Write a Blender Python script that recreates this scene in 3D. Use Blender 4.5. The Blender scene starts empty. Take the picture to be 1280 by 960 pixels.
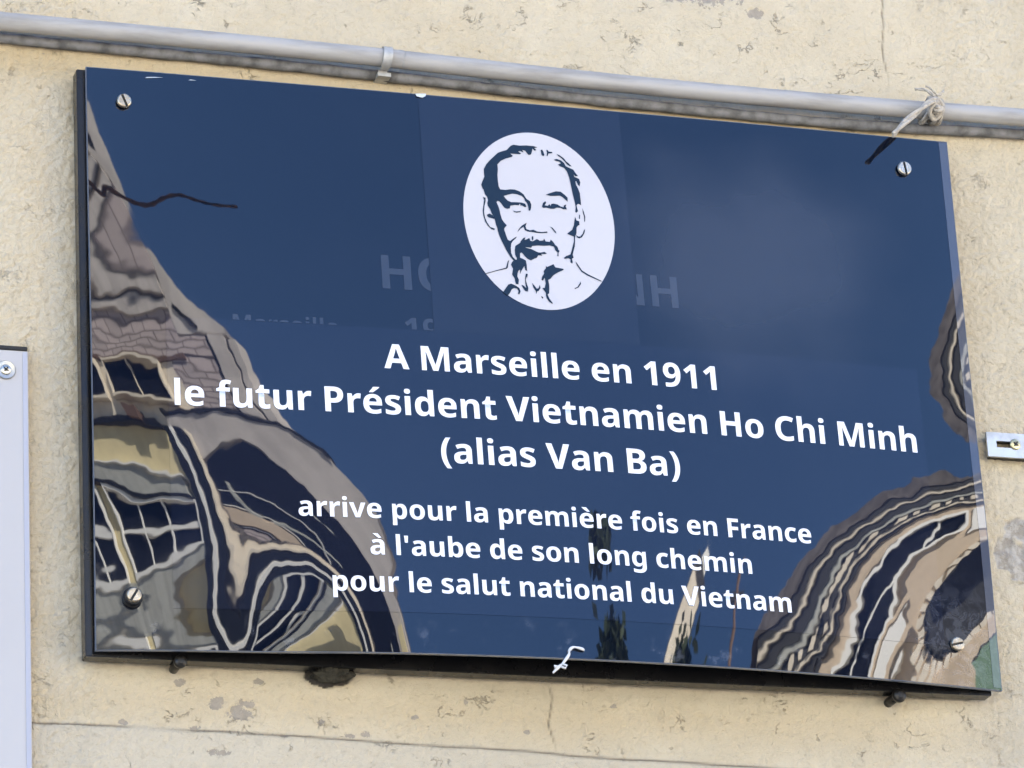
import bpy, bmesh, math, random
import numpy as np
from mathutils import Vector, Matrix, noise as mnoise
R = math.radians
sc = bpy.context.scene
COL = sc.collection
random.seed(7)
ZC = 3.1                      # height of the plaque centre above the pavement
# ------------------------------------------------------------------ camera
cam_d = bpy.data.cameras.new('camera'); cam = bpy.data.objects.new('camera', cam_d); COL.objects.link(cam)
cam_d.sensor_width = 36.0; cam_d.sensor_fit = 'HORIZONTAL'; cam_d.lens = 143.6806
cam_d.clip_start = 0.05; cam_d.clip_end = 2000
X_ = Vector((0.9523577, -0.3003826, -0.0527731)); D_ = Vector((0.0628601, 0.3626504, -0.9298028)); F_ = Vector((0.2984348, 0.8821876, 0.3642550))
# rows above: image right, image down and viewing direction seen in the wall's axes (x right, y into the wall, z up)
m = Matrix((X_, -D_, -F_)).transposed().to_4x4()
m.translation = Vector((-1.2154093, -3.4861556, ZC - 1.4450849))
cam.matrix_world = m
sc.camera = cam
# ------------------------------------------------------------------ sky, sun, exposure
SUN = Vector((0.16, 0.62, 0.76)).normalized()
el = math.asin(SUN.z); az = math.atan2(SUN.x, SUN.y)
w = bpy.data.worlds.new('World'); sc.world = w; w.use_nodes = True
nt = w.node_tree; bg = nt.nodes['Background']
sky = nt.nodes.new('ShaderNodeTexSky'); sky.sky_type = 'NISHITA'; sky.sun_disc = False
sky.sun_elevation = el; sky.sun_rotation = az; sky.air_density = 0.75; sky.dust_density = 0.0; sky.ozone_density = 6.5
nt.links.new(sky.outputs[0], bg.inputs[0]); bg.inputs[1].default_value = 0.066
sd = bpy.data.lights.new('sun', 'SUN'); sd.energy = 5.0; sd.angle = R(0.5); sd.color = (1.0, 0.95, 0.87)
so = bpy.data.objects.new('sun', sd); COL.objects.link(so)
so.rotation_euler = SUN.to_track_quat('Z', 'Y').to_euler()
vs = sc.view_settings; vs.view_transform = 'Standard'; vs.look = 'None'; vs.gamma = 1.0; vs.use_curve_mapping = False
vs.exposure = 3.15
sc.cycles.max_bounces = 8; sc.cycles.diffuse_bounces = 4; sc.cycles.glossy_bounces = 4
sc.cycles.caustics_reflective = False

# ------------------------------------------------------------------ small node helpers
def mat(name, col, rough=0.6, metal=0.0, ior=1.45, spec=None):
    mt = bpy.data.materials.new(name); mt.use_nodes = True
    b = mt.node_tree.nodes['Principled BSDF']
    b.inputs['Base Color'].default_value = (*col, 1); b.inputs['Roughness'].default_value = rough
    b.inputs['Metallic'].default_value = metal; b.inputs['IOR'].default_value = ior
    if spec is not None: b.inputs['Specular IOR Level'].default_value = spec
    return mt
class G:
    def __init__(s, mt): s.t = mt.node_tree; s.n = s.t.nodes; s.l = s.t.links; s.b = s.n['Principled BSDF']; s.co = s.n.new('ShaderNodeTexCoord').outputs['Object']
    def add(s, kind, **kw):
        n = s.n.new(kind)
        for k, v in kw.items(): setattr(n, k, v)
        return n
    def put(s, sock, v):
        if isinstance(v, bpy.types.NodeSocket): s.l.new(v, sock)
        else: sock.default_value = v
    def noise(s, scale, detail=4, rough=0.55, co=None, dist=0.0):
        n = s.add('ShaderNodeTexNoise'); s.put(n.inputs['Vector'], co or s.co)
        n.inputs['Scale'].default_value = scale; n.inputs['Detail'].default_value = detail; n.inputs['Roughness'].default_value = rough; n.inputs['Distortion'].default_value = dist
        return n.outputs[0]
    def noisec(s, scale, detail=2, co=None):
        n = s.add('ShaderNodeTexNoise'); s.put(n.inputs['Vector'], co or s.co); n.inputs['Scale'].default_value = scale; n.inputs['Detail'].default_value = detail
        return n.outputs['Color']
    def voro(s, scale, feature='DISTANCE_TO_EDGE', co=None):
        n = s.add('ShaderNodeTexVoronoi', feature=feature); s.put(n.inputs['Vector'], co or s.co); n.inputs['Scale'].default_value = scale
        return n.outputs['Distance']
    def ramp(s, v, a, b, lo=0.0, hi=1.0):
        n = s.add('ShaderNodeMapRange', interpolation_type='SMOOTHSTEP'); s.put(n.inputs[0], v)
        for i, q in enumerate((a, b, lo, hi)): n.inputs[i + 1].default_value = q
        return n.outputs[0]
    def math(s, op, a, b=0.0, clamp=False):
        n = s.add('ShaderNodeMath', operation=op, use_clamp=clamp); s.put(n.inputs[0], a); s.put(n.inputs[1], b); return n.outputs[0]
    def vmath(s, op, a, b):
        n = s.add('ShaderNodeVectorMath', operation=op); s.put(n.inputs[0], a); s.put(n.inputs[1], b); return n.outputs[0]
    def mix(s, f, a, b, blend='MIX'):
        n = s.add('ShaderNodeMix', data_type='RGBA', blend_type=blend); s.put(n.inputs[0], f)
        for i, q in ((6, a), (7, b)):
            if isinstance(q, tuple): q = (*q, 1)
            s.put(n.inputs[i], q)
        return n.outputs[2]
    def attr(s, name):
        return s.add('ShaderNodeAttribute', attribute_name=name).outputs['Fac']
    def bump(s, h, strength=1.0, dist=0.001, prev=None):
        n = s.add('ShaderNodeBump'); s.put(n.inputs['Height'], h); s.put(n.inputs['Strength'], strength); n.inputs['Distance'].default_value = dist
        if prev: s.l.new(prev, n.inputs['Normal'])
        return n.outputs[0]
    def color(s, v): s.put(s.b.inputs['Base Color'], v)
    def rough(s, v): s.put(s.b.inputs['Roughness'], v)
    def normal(s, v): s.put(s.b.inputs['Normal'], v)
def worn(name, col, rough=0.6, metal=0.0, var=0.25, scale=60, bump=0.0, dark=None, ior=1.45):
    mt = mat(name, col, rough, metal, ior); g = G(mt)
    n = g.noise(scale, 5)
    c2 = dark or tuple(c * (1 - var) for c in col)
    g.color(g.mix(g.ramp(n, 0.35, 0.7), col, c2)); g.rough(g.ramp(n, 0.2, 0.8, max(0.02, rough - 0.12), min(1, rough + 0.15)))
    if bump: g.normal(g.bump(g.noise(scale * 3, 4), 1.0, bump))
    return mt

# ------------------------------------------------------------------ mesh helpers
class MB:
    def __init__(s): s.v = []; s.f = []; s.sm = []
    def box(s, x0, x1, y0, y1, z0, z1, M=None):
        i = len(s.v)
        p = [Vector(q) for q in ((x0,y0,z0),(x1,y0,z0),(x1,y1,z0),(x0,y1,z0),(x0,y0,z1),(x1,y0,z1),(x1,y1,z1),(x0,y1,z1))]
        s.v += [M @ q if M else q for q in p]
        for q in ((0,3,2,1),(4,5,6,7),(0,1,5,4),(1,2,6,5),(2,3,7,6),(3,0,4,7)): s.f.append([i + k for k in q]); s.sm.append(False)
        return s
    def tube(s, pts, r, n=10, cap=True, twist=0.0):
        pts = [Vector(p) for p in pts]; rr = r if isinstance(r, (list, tuple)) else [r] * len(pts)
        i0 = len(s.v); up = Vector((0.13, -0.4, 0.9))
        for k, p in enumerate(pts):
            t = (pts[min(k + 1, len(pts) - 1)] - pts[max(k - 1, 0)]).normalized()
            a = (up - t * up.dot(t)); a.normalize(); b = t.cross(a); up = a
            for j in range(n):
                an = 2 * math.pi * j / n + twist * k
                s.v.append(p + (a * math.cos(an) + b * math.sin(an)) * rr[k])
        for k in range(len(pts) - 1):
            for j in range(n):
                s.f.append([i0 + k*n + j, i0 + k*n + (j+1) % n, i0 + (k+1)*n + (j+1) % n, i0 + (k+1)*n + j]); s.sm.append(True)
        if cap:
            s.f.append([i0 + j for j in range(n)][::-1]); s.sm.append(False)
            s.f.append([i0 + (len(pts)-1)*n + j for j in range(n)]); s.sm.append(False)
        return s
    def lathe(s, prof, c, axis=Vector((0,-1,0)), n=28, M=None):
        # prof: (radius, height along axis); closed at both ends when radius is 0
        c = Vector(c); z = axis.normalized(); a = z.orthogonal().normalized(); b = z.cross(a); i0 = len(s.v)
        for r, h in prof:
            for j in range(n):
                an = 2*math.pi*j/n; s.v.append(c + z*h + (a*math.cos(an) + b*math.sin(an))*max(r, 1e-6))
        for k in range(len(prof) - 1):
            for j in range(n): s.f.append([i0+k*n+j, i0+k*n+(j+1)%n, i0+(k+1)*n+(j+1)%n, i0+(k+1)*n+j]); s.sm.append(False)
        return s
    def prism(s, poly, y0, y1):
        # poly of (x,z), front at y0, back at y1
        i = len(s.v); n = len(poly)
        s.v += [Vector((x, y0, z)) for x, z in poly] + [Vector((x, y1, z)) for x, z in poly]
        s.f.append([i + k for k in range(n)]); s.f.append([i + n + k for k in range(n)][::-1]); s.sm += [False, False]
        for k in range(n): s.f.append([i + (k+1) % n, i + k, i + n + k, i + n + (k+1) % n]); s.sm.append(False)
        return s
    def xf(s, M): s.v = [M @ v for v in s.v]; return s
    def build(s, name, mt, parent=None, bevel=0.0):
        me = bpy.data.meshes.new(name); me.from_pydata([tuple(v) for v in s.v], [], s.f); me.update()
        bm = bmesh.new(); bm.from_mesh(me)
        if bevel:
            bmesh.ops.bevel(bm, geom=[e for e in bm.edges], offset=bevel, segments=2, affect='EDGES', clamp_overlap=True)
        bmesh.ops.recalc_face_normals(bm, faces=bm.faces); bm.to_mesh(me); bm.free()
        if not bevel:
            for p, q in zip(me.polygons, s.sm): p.use_smooth = q
        return link(name, me, mt, parent)
def link(name, me, mt, parent=None):
    if mt: me.materials.append(mt)
    o = bpy.data.objects.new(name, me); COL.objects.link(o)
    if parent: adopt(o, parent)
    return o
def adopt(o, parent):
    o.parent = parent
    # build coordinates are world coordinates (things with an Empty at their base): keep them
    o.matrix_parent_inverse = Matrix.Translation(-parent.location) if parent.type == 'EMPTY' else Matrix.Identity(4)
def tag(o, label=None, cat=None, group=None, kind=None):
    if label: o['label'] = label
    if cat: o['category'] = cat
    if group: o['group'] = group
    if kind: o['kind'] = kind
    return o
def thing(name, loc, label, cat, group=None):
    o = bpy.data.objects.new(name, None); o.empty_display_size = 0.05; COL.objects.link(o); o.location = loc
    return tag(o, label, cat, group)
def grid_mesh(name, X, Y, Z, smooth=True):
    # X,Y,Z: 2D arrays, rows go up, columns go right; faces look towards -y
    r, c = X.shape; me = bpy.data.meshes.new(name)
    co = np.stack([X, Y, Z], -1).reshape(-1, 3).astype(np.float32)
    me.vertices.add(r*c); me.vertices.foreach_set('co', co.ravel())
    i = (np.arange(r-1)[:, None]*c + np.arange(c-1)[None, :]).ravel()
    q = np.stack([i, i+1, i+c+1, i+c], -1).ravel().astype(np.int32); nf = (r-1)*(c-1)
    me.loops.add(nf*4); me.loops.foreach_set('vertex_index', q)
    me.polygons.add(nf); me.polygons.foreach_set('loop_start', np.arange(nf, dtype=np.int32)*4)
    me.polygons.foreach_set('use_smooth', np.full(nf, smooth)); me.update(calc_edges=True); me.validate()
    return me
def perlin(x, y, seed=0):
    rs = np.random.RandomState(seed); P = rs.permutation(512); ang = rs.rand(512)*2*np.pi
    xi = np.floor(x).astype(int); yi = np.floor(y).astype(int); xf = x - xi; yf = y - yi
    def gr(ix, iy, dx, dy):
        a = ang[P[(ix + P[iy & 511]) & 511]]; return np.cos(a)*dx + np.sin(a)*dy
    u = xf**3*(xf*(xf*6-15)+10); v = yf**3*(yf*(yf*6-15)+10)
    n0 = gr(xi, yi, xf, yf)*(1-u) + gr(xi+1, yi, xf-1, yf)*u
    n1 = gr(xi, yi+1, xf, yf-1)*(1-u) + gr(xi+1, yi+1, xf-1, yf-1)*u
    return (n0*(1-v) + n1*v)*1.5
def fbm(x, y, seed=0, o=4):
    t = 0; a = 1; s = 0
    for k in range(o): t = t + a*perlin(x*2**k, y*2**k, seed+k*17); s += a; a *= 0.5
    return t/s
def sst(a, b, x): t = np.clip((x-a)/(b-a), 0, 1); return t*t*(3-2*t)

# ------------------------------------------------------------------ ground and sky setting
g_m = mat('paving stone', (0.32, 0.30, 0.27), 0.85); g = G(g_m)
bt = g.add('ShaderNodeTexBrick'); g.put(bt.inputs['Vector'], g.co); bt.inputs['Scale'].default_value = 1.0; bt.inputs['Brick Width'].default_value = 0.8; bt.inputs['Row Height'].default_value = 0.4; bt.inputs['Mortar Size'].default_value = 0.008
bt.inputs['Color1'].default_value = (0.36, 0.33, 0.29, 1); bt.inputs['Color2'].default_value = (0.30, 0.28, 0.25, 1); bt.inputs['Mortar'].default_value = (0.16, 0.15, 0.13, 1)
g.color(g.mix(g.ramp(g.noise(1.3), 0.4, 0.75), bt.outputs[0], (0.25, 0.23, 0.21)))
b = MB(); b.v = [Vector(q) for q in ((-400,-400,0),(400,-400,0),(400,400,0),(-400,400,0))]; b.f = [[0,1,2,3]]; b.sm = [False]
tag(b.build('pavement', g_m), kind='structure')

# ------------------------------------------------------------------ the plastered house wall
YW = 0.030                    # mean plane of the plaster behind the plaque
def wall_material():
    mt = mat('cream plaster', (0.5, 0.45, 0.36), 0.9); g = G(mt)
    big = g.noise(3.1, 3); mid = g.noise(17, 4); fine = g.noise(140, 4)
    c = g.mix(g.ramp(big, 0.3, 0.7), CREAM_A, CREAM_B)
    c = g.mix(g.ramp(mid, 0.42, 0.72, 0, 0.55), c, CREAM_C)
    c = g.mix(g.attr('ochre'), c, OCHRE)
    c = g.mix(g.attr('grey'), c, (0.54, 0.49, 0.395))
    c = g.mix(g.ramp(fine, 0.50, 0.75, 0, 0.32), c, (0.40, 0.335, 0.24))
    # hairline cracks in the paint, warped so that no cell reads as a cell
    warp = g.vmath('ADD', g.co, g.vmath('SCALE', g.noisec(34, 5), (0.0, 0.0, 0.0)))
    sc_ = warp.node.inputs[1].links[0].from_node; sc_.inputs['Scale'].default_value = 0.05
    st = g.add('ShaderNodeMapping'); g.put(st.inputs[0], warp); st.inputs['Scale'].default_value = (0.8, 1.0, 1.25)
    def iso(scale, wid, a, b_, seed, mscale):
        n = g.noise(scale, 5, 0.62, co=g.vmath('ADD', st.outputs[0], (seed, seed*2, seed*3)))
        l = g.ramp(g.math('ABSOLUTE', g.math('SUBTRACT', n, 0.5)), wid*0.25, wid, 1, 0)
        return g.math('MULTIPLY', l, g.ramp(g.noise(mscale, 3, co=g.vmath('ADD', g.co, (seed+3, 1.0, seed))), a, b_))
    crack = g.math('MAXIMUM', g.math('MAXIMUM', iso(9, 0.006, 0.56, 0.66, 1.3, 24), iso(26, 0.010, 0.59, 0.67, 4.1, 26)), iso(40, 0.018, 0.60, 0.68, 7.7, 36))
    crack = g.math('MULTIPLY', crack, g.attr('flaky'))
    c = g.mix(g.math('MULTIPLY', crack, 0.42), c, (0.14, 0.11, 0.075))
    chip = g.ramp(g.math('ADD', g.attr('chip'), g.math('MULTIPLY', g.math('SUBTRACT', g.noise(120, 5, 0.75), 0.5), 3.0)), 0.52, 0.60)
    chip = g.math('MULTIPLY', chip, g.ramp(g.attr('chip'), 0.02, 0.1))
    c = g.mix(chip, c, g.mix(g.noise(60, 3), (0.42, 0.37, 0.30), (0.30, 0.265, 0.215)))
    c = g.mix(g.attr('line'), c, (0.17, 0.14, 0.10))
    c = g.mix(g.attr('hole_shade'), c, (0.05, 0.045, 0.045))
    c = g.mix(g.attr('stone'), c, g.mix(g.ramp(g.noise(90, 4), 0.4, 0.6), (0.46, 0.44, 0.41), (0.27, 0.25, 0.23)))
    c = g.mix(g.attr('brick'), c, (0.48, 0.30, 0.18))
    g.color(c)
    n0 = g.bump(g.noise(70, 4, 0.6, dist=0.8), 1.0, 0.0026)
    n1 = g.bump(g.noise(190, 4, 0.65, dist=1.2), g.ramp(g.attr('flaky'), 0.35, 1.0, 0.8, 0.6), 0.0032, n0)
    n2 = g.bump(g.noise(520, 3, 0.6), 1.0, 0.0006, n1)
    g.normal(g.bump(g.math('SUBTRACT', 1.0, crack), 1.0, 0.0012, n2))
    return mt
CREAM_A = (0.61, 0.53, 0.385); CREAM_B = (0.555, 0.48, 0.345); CREAM_C = (0.65, 0.575, 0.43); OCHRE = (0.53, 0.425, 0.265)
plaster = wall_material()
house = thing('plastered_house', (0, YW, 0), 'cream plastered house wall with cracked flaking paint, behind the blue plaque', 'building')
step = 0.0018
xs = np.arange(-0.68, 0.74, step); zs = np.arange(-0.52, 0.60, step)
X, Z = np.meshgrid(xs, zs)
wx = X + 0.006*perlin(X*60, Z*60, 3); wz = Z + 0.006*perlin(X*60, Z*60, 9)
rough = np.clip(0.25 + 0.9*sst(-0.40, -0.47, X) + 0.9*sst(0.40, 0.48, X) + 0.35*perlin(X*3, Z*3, 21), 0.15, 1.1)
worm = np.abs(perlin(wx*120, wz*95, 31))
lump = fbm(X*38, Z*38, 5, 4)
h = rough*(0.0016*np.clip(0.35 - worm, 0, 1)*-2.6 + 0.0012*lump) + 0.0011*fbm(X*9, Z*9, 12, 5) + 0.0016*perlin(X*2.1, Z*2.1, 2)
# flakes of paint: a thin skin whose edge stands a little proud
fl = fbm(wx*24, wz*30, 44, 4)
h += 0.0007*sst(0.02, 0.05, fl)*np.clip(1.2-rough, 0.1, 1)
def blob(cx, cz, rx, rz, seed, amt=0.55, fr=38):
    d = np.sqrt(((X-cx)/rx)**2 + ((Z-cz)/rz)**2) + amt*fbm(X*fr, Z*fr, seed, 4)
    return sst(1.0, 0.93, d)
def soft(cx, cz, rx, rz):
    return np.clip(1.3 - np.sqrt(((X-cx)/rx)**2 + ((Z-cz)/rz)**2), 0, 1.3)
chip = np.zeros_like(X)
for k, (cx, cz, rx, rz) in enumerate(((0.208,0.462,0.050,0.022),(0.170,0.449,0.018,0.008),(0.262,0.438,0.012,0.008),(-0.331,-0.330,0.010,0.008),(-0.308,-0.339,0.014,0.010),(-0.30,-0.331,0.012,0.006),
      (-0.352,-0.356,0.006,0.004),(-0.268,-0.360,0.006,0.004),(-0.187,-0.355,0.007,0.004),(-0.205,-0.357,0.006,0.003),(-0.232,-0.345,0.004,0.003),(-0.365,-0.312,0.006,0.005),(-0.29,-0.308,0.008,0.004),
      (-0.14,-0.337,0.005,0.003),(-0.42,-0.352,0.007,0.003),(-0.03,-0.347,0.005,0.003),(-0.332,-0.379,0.012,0.004),(0.06,-0.318,0.006,0.003),(-0.09,-0.32,0.004,0.004))):
    chip = np.maximum(chip, soft(cx, cz, rx, rz))
sp = fbm(wx*52, wz*70, 71, 3); chip = np.clip(np.maximum(chip, 0.34*sst(0.5, 0.66, sp)*sst(0.1, 0.3, perlin(X*4+9, Z*4, 8))), 0, 1)
stone = 0.75*blob(0.530, -0.137, 0.048, 0.040, 90, 0.9, 26)
brick = 0.8*blob(0.538, -0.198, 0.042, 0.020, 92, 0.6, 30)*(1-stone)
jn = -0.3565 - 0.018*sst(-0.5, 0.35, X) + 0.002*fbm(X*10, X*0+3, 14, 3)
line = np.exp(-((Z-jn)/0.0011)**2)*sst(-0.15, 0.1, fbm(X*9, Z*0+1, 33, 3)+0.25)
line = np.maximum(line, 0.8*np.exp(-((X-(-0.006+0.004*perlin(Z*40, Z*0, 4)))/0.0009)**2)*sst(-0.295, -0.31, Z)*sst(-0.37, -0.345, Z))
line = np.maximum(line, 0.7*np.exp(-((X-(0.405+0.010*fbm(Z*9, Z*0, 6)))/0.0009)**2)*sst(0.36, 0.40, Z))
line = np.maximum(line, 0.6*np.exp(-((Z-(-0.171+0.006*fbm(X*30, X*0, 61)))/0.0014)**2)*sst(0.485, 0.50, X))
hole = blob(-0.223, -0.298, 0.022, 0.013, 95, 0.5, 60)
ledge = sst(jn+0.004, jn-0.004, Z)
h += 0.0035*ledge*1.0 - 0.0012*sst(0.35,0.6,chip) - 0.002*line - 0.004*stone*0.7 - 0.005*brick + 0.0025*stone*perlin(X*70, Z*70, 19) - 0.003*hole
hole_shade = hole*0.9  # shade inside the hole, painted into the wall colour
ochre = np.clip(0.75*np.exp(-((Z-0.312)/0.018)**2)*sst(0.47, 0.40, X) + 0.45*np.exp(-((Z+0.335)/0.022)**2) + 0.28*sst(0.1, 0.5, fbm(X*5, Z*5, 77, 3)), 0, 0.85)
grey = np.clip(0.4*np.exp(-((X+0.475)/0.014)**2)*sst(0.30, 0.26, Z)*sst(-0.34,-0.30,Z) + 0.45*sst(0.05, 0.45, fbm(X*4, Z*2.4, 55, 3))*sst(0.30, 0.42, Z) + 0.45*sst(0.37, 0.5, X)*sst(-0.25, -0.33, Z) + 0.5*ledge, 0, 0.8)
flaky = np.clip(1.15 - 0.75*np.clip(rough-0.25, 0, 1), 0.25, 1)
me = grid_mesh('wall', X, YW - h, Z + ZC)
for nm, a in (('chip', chip), ('stone', stone), ('brick', brick), ('line', line), ('hole_shade', hole_shade), ('ochre', ochre), ('grey', grey), ('flaky', flaky)):   # flaky: the smooth painted parts
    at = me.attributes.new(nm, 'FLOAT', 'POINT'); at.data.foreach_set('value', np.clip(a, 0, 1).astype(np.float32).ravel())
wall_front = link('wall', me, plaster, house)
b = MB()
x0, x1, z0, z1 = xs[0], xs[-1], zs[0]+ZC, zs[-1]+ZC
for (a0, a1, c0, c1) in ((-7, x0, 0, 9.2), (x1, 8, 0, 9.2), (x0, x1, 0, z0), (x0, x1, z1, 9.2)):
    i = len(b.v); b.v += [Vector((a0, YW, c0)), Vector((a1, YW, c0)), Vector((a1, YW, c1)), Vector((a0, YW, c1))]; b.f.append([i, i+1, i+2, i+3]); b.sm.append(False)
b.build('wall', plaster, house)
b = MB(); b.box(-7, 8, YW+0.01, 7, 0, 9.19); b.build('house_body', plaster, house)
b = MB(); b.box(-7.3, 8.3, YW-0.25, 7.3, 9.2, 9.45); b.build('roof', worn('grey roof edge', (0.3, 0.27, 0.24), 0.8), house)

# ------------------------------------------------------------------ the plaque
W, H = 0.9, 0.58926
PILLOWS = ((0.5964, -0.1333, 0.1402, 0.0642, 0.0048), (-0.4766, -0.0854, 0.1247, 0.1512, 0.0055), (-0.2904, -0.2957, 0.0526, 0.0716, -0.0035))   # where the screws strain the sheet
def bulge(x, z):
    """how far the bowed acrylic stands out from the plane through its corners (bilinear, as measured) plus faint ripples of the sheet"""
    v = (H/2 - z)/H; u = 2*x/W
    d = 0.04*np.clip(1-u*u, -0.1, 1)*(0.1+0.9*v)
    edge = sst(0.25, 0.95, np.abs(u)*0.75 + v*0.35)*(0.12 + 0.88*sst(0.15, 0.62, v))
    for cx, cz, sx, sz, a in PILLOWS: d = d + a*np.exp(-((x-cx)/sx)**2/2 - ((z-cz)/sz)**2/2)
    d = d + RIP*(0.00007*edge*perlin(x*11+3, z*11+1, 101) + 0.000021*edge*perlin(x*34+5, z*34+2, 103) + 0.0000045*edge*perlin(x*95, z*80+3, 107) + 0.00003*perlin(x*7, z*7+9, 105))
    return d
RIP = 0.7
def gloss_material(name, base, dust=0.0, rough=0.012):
    mt = mat(name, base, rough, 0.0, GLOSS_IOR); g = G(mt)
    sx = g.add('ShaderNodeSeparateXYZ'); g.put(sx.inputs[0], g.co)
    # painted-in reflection of a thin cloud right of the portrait; dried-on dust: finger marks along the lower edge and round the screws
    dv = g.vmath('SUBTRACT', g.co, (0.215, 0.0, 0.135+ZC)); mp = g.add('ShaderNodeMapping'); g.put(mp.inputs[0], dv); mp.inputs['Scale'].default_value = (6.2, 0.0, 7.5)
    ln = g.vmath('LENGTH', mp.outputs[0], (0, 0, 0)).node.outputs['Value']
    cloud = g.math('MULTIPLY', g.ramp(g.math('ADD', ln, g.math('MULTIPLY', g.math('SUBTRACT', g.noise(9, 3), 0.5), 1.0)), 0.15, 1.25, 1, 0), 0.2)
    low = g.math('MULTIPLY', g.ramp(sx.outputs[2], ZC-0.292, ZC-0.245, 1, 0), g.ramp(g.noise(42, 5, 0.65), 0.55, 0.75, 0, 0.5))
    haze = g.ramp(g.noise(5, 4), 0.35, 0.8, 0.0, 0.02)
    dv2 = g.vmath('SUBTRACT', g.co, (0.41, 0.0, -0.262+ZC)); ln2 = g.vmath('LENGTH', dv2, (0, 0, 0)).node.outputs['Value']
    smear = g.math('MULTIPLY', g.ramp(ln2, 0.015, 0.10, 1, 0), g.ramp(g.noise(55, 5, 0.7, dist=1.5), 0.42, 0.62, 0.0, 0.3))
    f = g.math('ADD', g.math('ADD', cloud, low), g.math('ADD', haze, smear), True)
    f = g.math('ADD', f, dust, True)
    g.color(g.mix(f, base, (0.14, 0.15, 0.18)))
    return mt
GLOSS_IOR = 1.74
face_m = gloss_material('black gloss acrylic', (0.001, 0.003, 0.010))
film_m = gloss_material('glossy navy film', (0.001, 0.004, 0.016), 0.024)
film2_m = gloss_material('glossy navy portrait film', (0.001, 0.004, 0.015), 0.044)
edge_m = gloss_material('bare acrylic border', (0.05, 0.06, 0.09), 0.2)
box_m = worn('black backing', (0.010, 0.010, 0.011), 0.22, var=0.4, scale=30)
white_m = mat('white vinyl', (0.84, 0.85, 0.90), 0.35)
oval_m = worn('white printed oval', (0.55, 0.54, 0.57), 0.4, var=0.05, scale=8)
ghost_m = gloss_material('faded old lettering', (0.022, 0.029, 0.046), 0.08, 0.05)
plaque = thing('commemorative_plaque', (0, 0, ZC), 'large dark blue mirror-gloss plaque with white French lettering and an oval portrait', 'plaque')
def sheet(name, x0, x1, z0, z1, off, mt, st=0.0019, parent=plaque, thick=0.0):
    nx = max(3, int((x1-x0)/st)); nz = max(3, int((z1-z0)/st))
    X, Z = np.meshgrid(np.linspace(x0, x1, nx), np.linspace(z0, z1, nz))
    Y = -bulge(X, Z) - off
    me = grid_mesh(name, X, Y, Z + ZC)
    if thick:      # rim and back of the sheet
        n0 = len(me.vertices); bm = bmesh.new(); bm.from_mesh(me); bm.verts.ensure_lookup_table()
        ring = [j for j in range(nx)] + [k*nx+nx-1 for k in range(1, nz)] + [(nz-1)*nx+j for j in range(nx-2, -1, -1)] + [k*nx for k in range(nz-2, 0, -1)]
        bk = [bm.verts.new(bm.verts[j].co + Vector((0, thick, 0))) for j in ring]
        bm.verts.ensure_lookup_table()
        for q in range(len(ring)):
            a, c = bm.verts[ring[q]], bm.verts[ring[(q+1) % len(ring)]]
            f = bm.faces.new((c, a, bk[q], bk[(q+1) % len(ring)])); f.smooth = False
        bm.to_mesh(me); bm.free()
        for e in (): pass
    return link(name, me, mt, parent)
face = sheet('face_panel', -W/2, W/2, -H/2, H/2, 0.0, face_m)
# rim of the acrylic is a piece of its own so that the mirror keeps clean normals
def rim():
    b = MB(); n = 90; t = 0.0045
    P = [(-W/2 + W*k/n, -H/2) for k in range(n)] + [(W/2, -H/2 + H*k/n) for k in range(n)] + [(W/2 - W*k/n, H/2) for k in range(n)] + [(-W/2, H/2 - H*k/n) for k in range(n)]
    N = len(P)
    for (dx, dy) in ((0.0, 0.0003), (0.0006, 0.0), (0.0006, t), (0.0, t)):
        for x, z in P:
            ex = dx*(1 if abs(x - W/2) < 1e-9 else -1 if abs(x + W/2) < 1e-9 else 0); ez = dx*(1 if abs(z - H/2) < 1e-9 else -1 if abs(z + H/2) < 1e-9 else 0)
            b.v.append(Vector((x+ex, -float(bulge(np.array(x), np.array(z))) + dy, z+ez+ZC)))
    for r in range(3):
        for k in range(N): b.f.append([r*N+k, r*N+(k+1) % N, (r+1)*N+(k+1) % N, (r+1)*N+k]); b.sm.append(False)
    return b.build('acrylic_rim', mat('sawn acrylic edge', (0.16, 0.18, 0.22), 0.25), plaque)
rim()
X, Z = np.meshgrid(np.linspace(-W/2+0.002, W/2-0.002, 80), np.linspace(-H/2+0.002, H/2-0.002, 60))
me = grid_mesh('acrylic_back', X, -bulge(X, Z) + 0.0043, Z + ZC); link('acrylic_back', me, box_m, plaque)
b = MB(); b.box(-0.4585, 0.4420, 0.0062, 0.0230, ZC-0.2985, ZC+0.2950); b.build('backing_box', box_m, plaque, 0.0008)
sheet('bare_border', 0.4410, 0.4497, -0.2925, 0.2940, 0.00025, edge_m)
film = sheet('text_film', -0.3800, 0.3900, -0.2550, 0.0362, 0.00035, film_m)
pfilm = sheet('portrait_film', -0.1185, 0.0915, 0.0362, 0.2942, 0.00045, film2_m)
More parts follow.
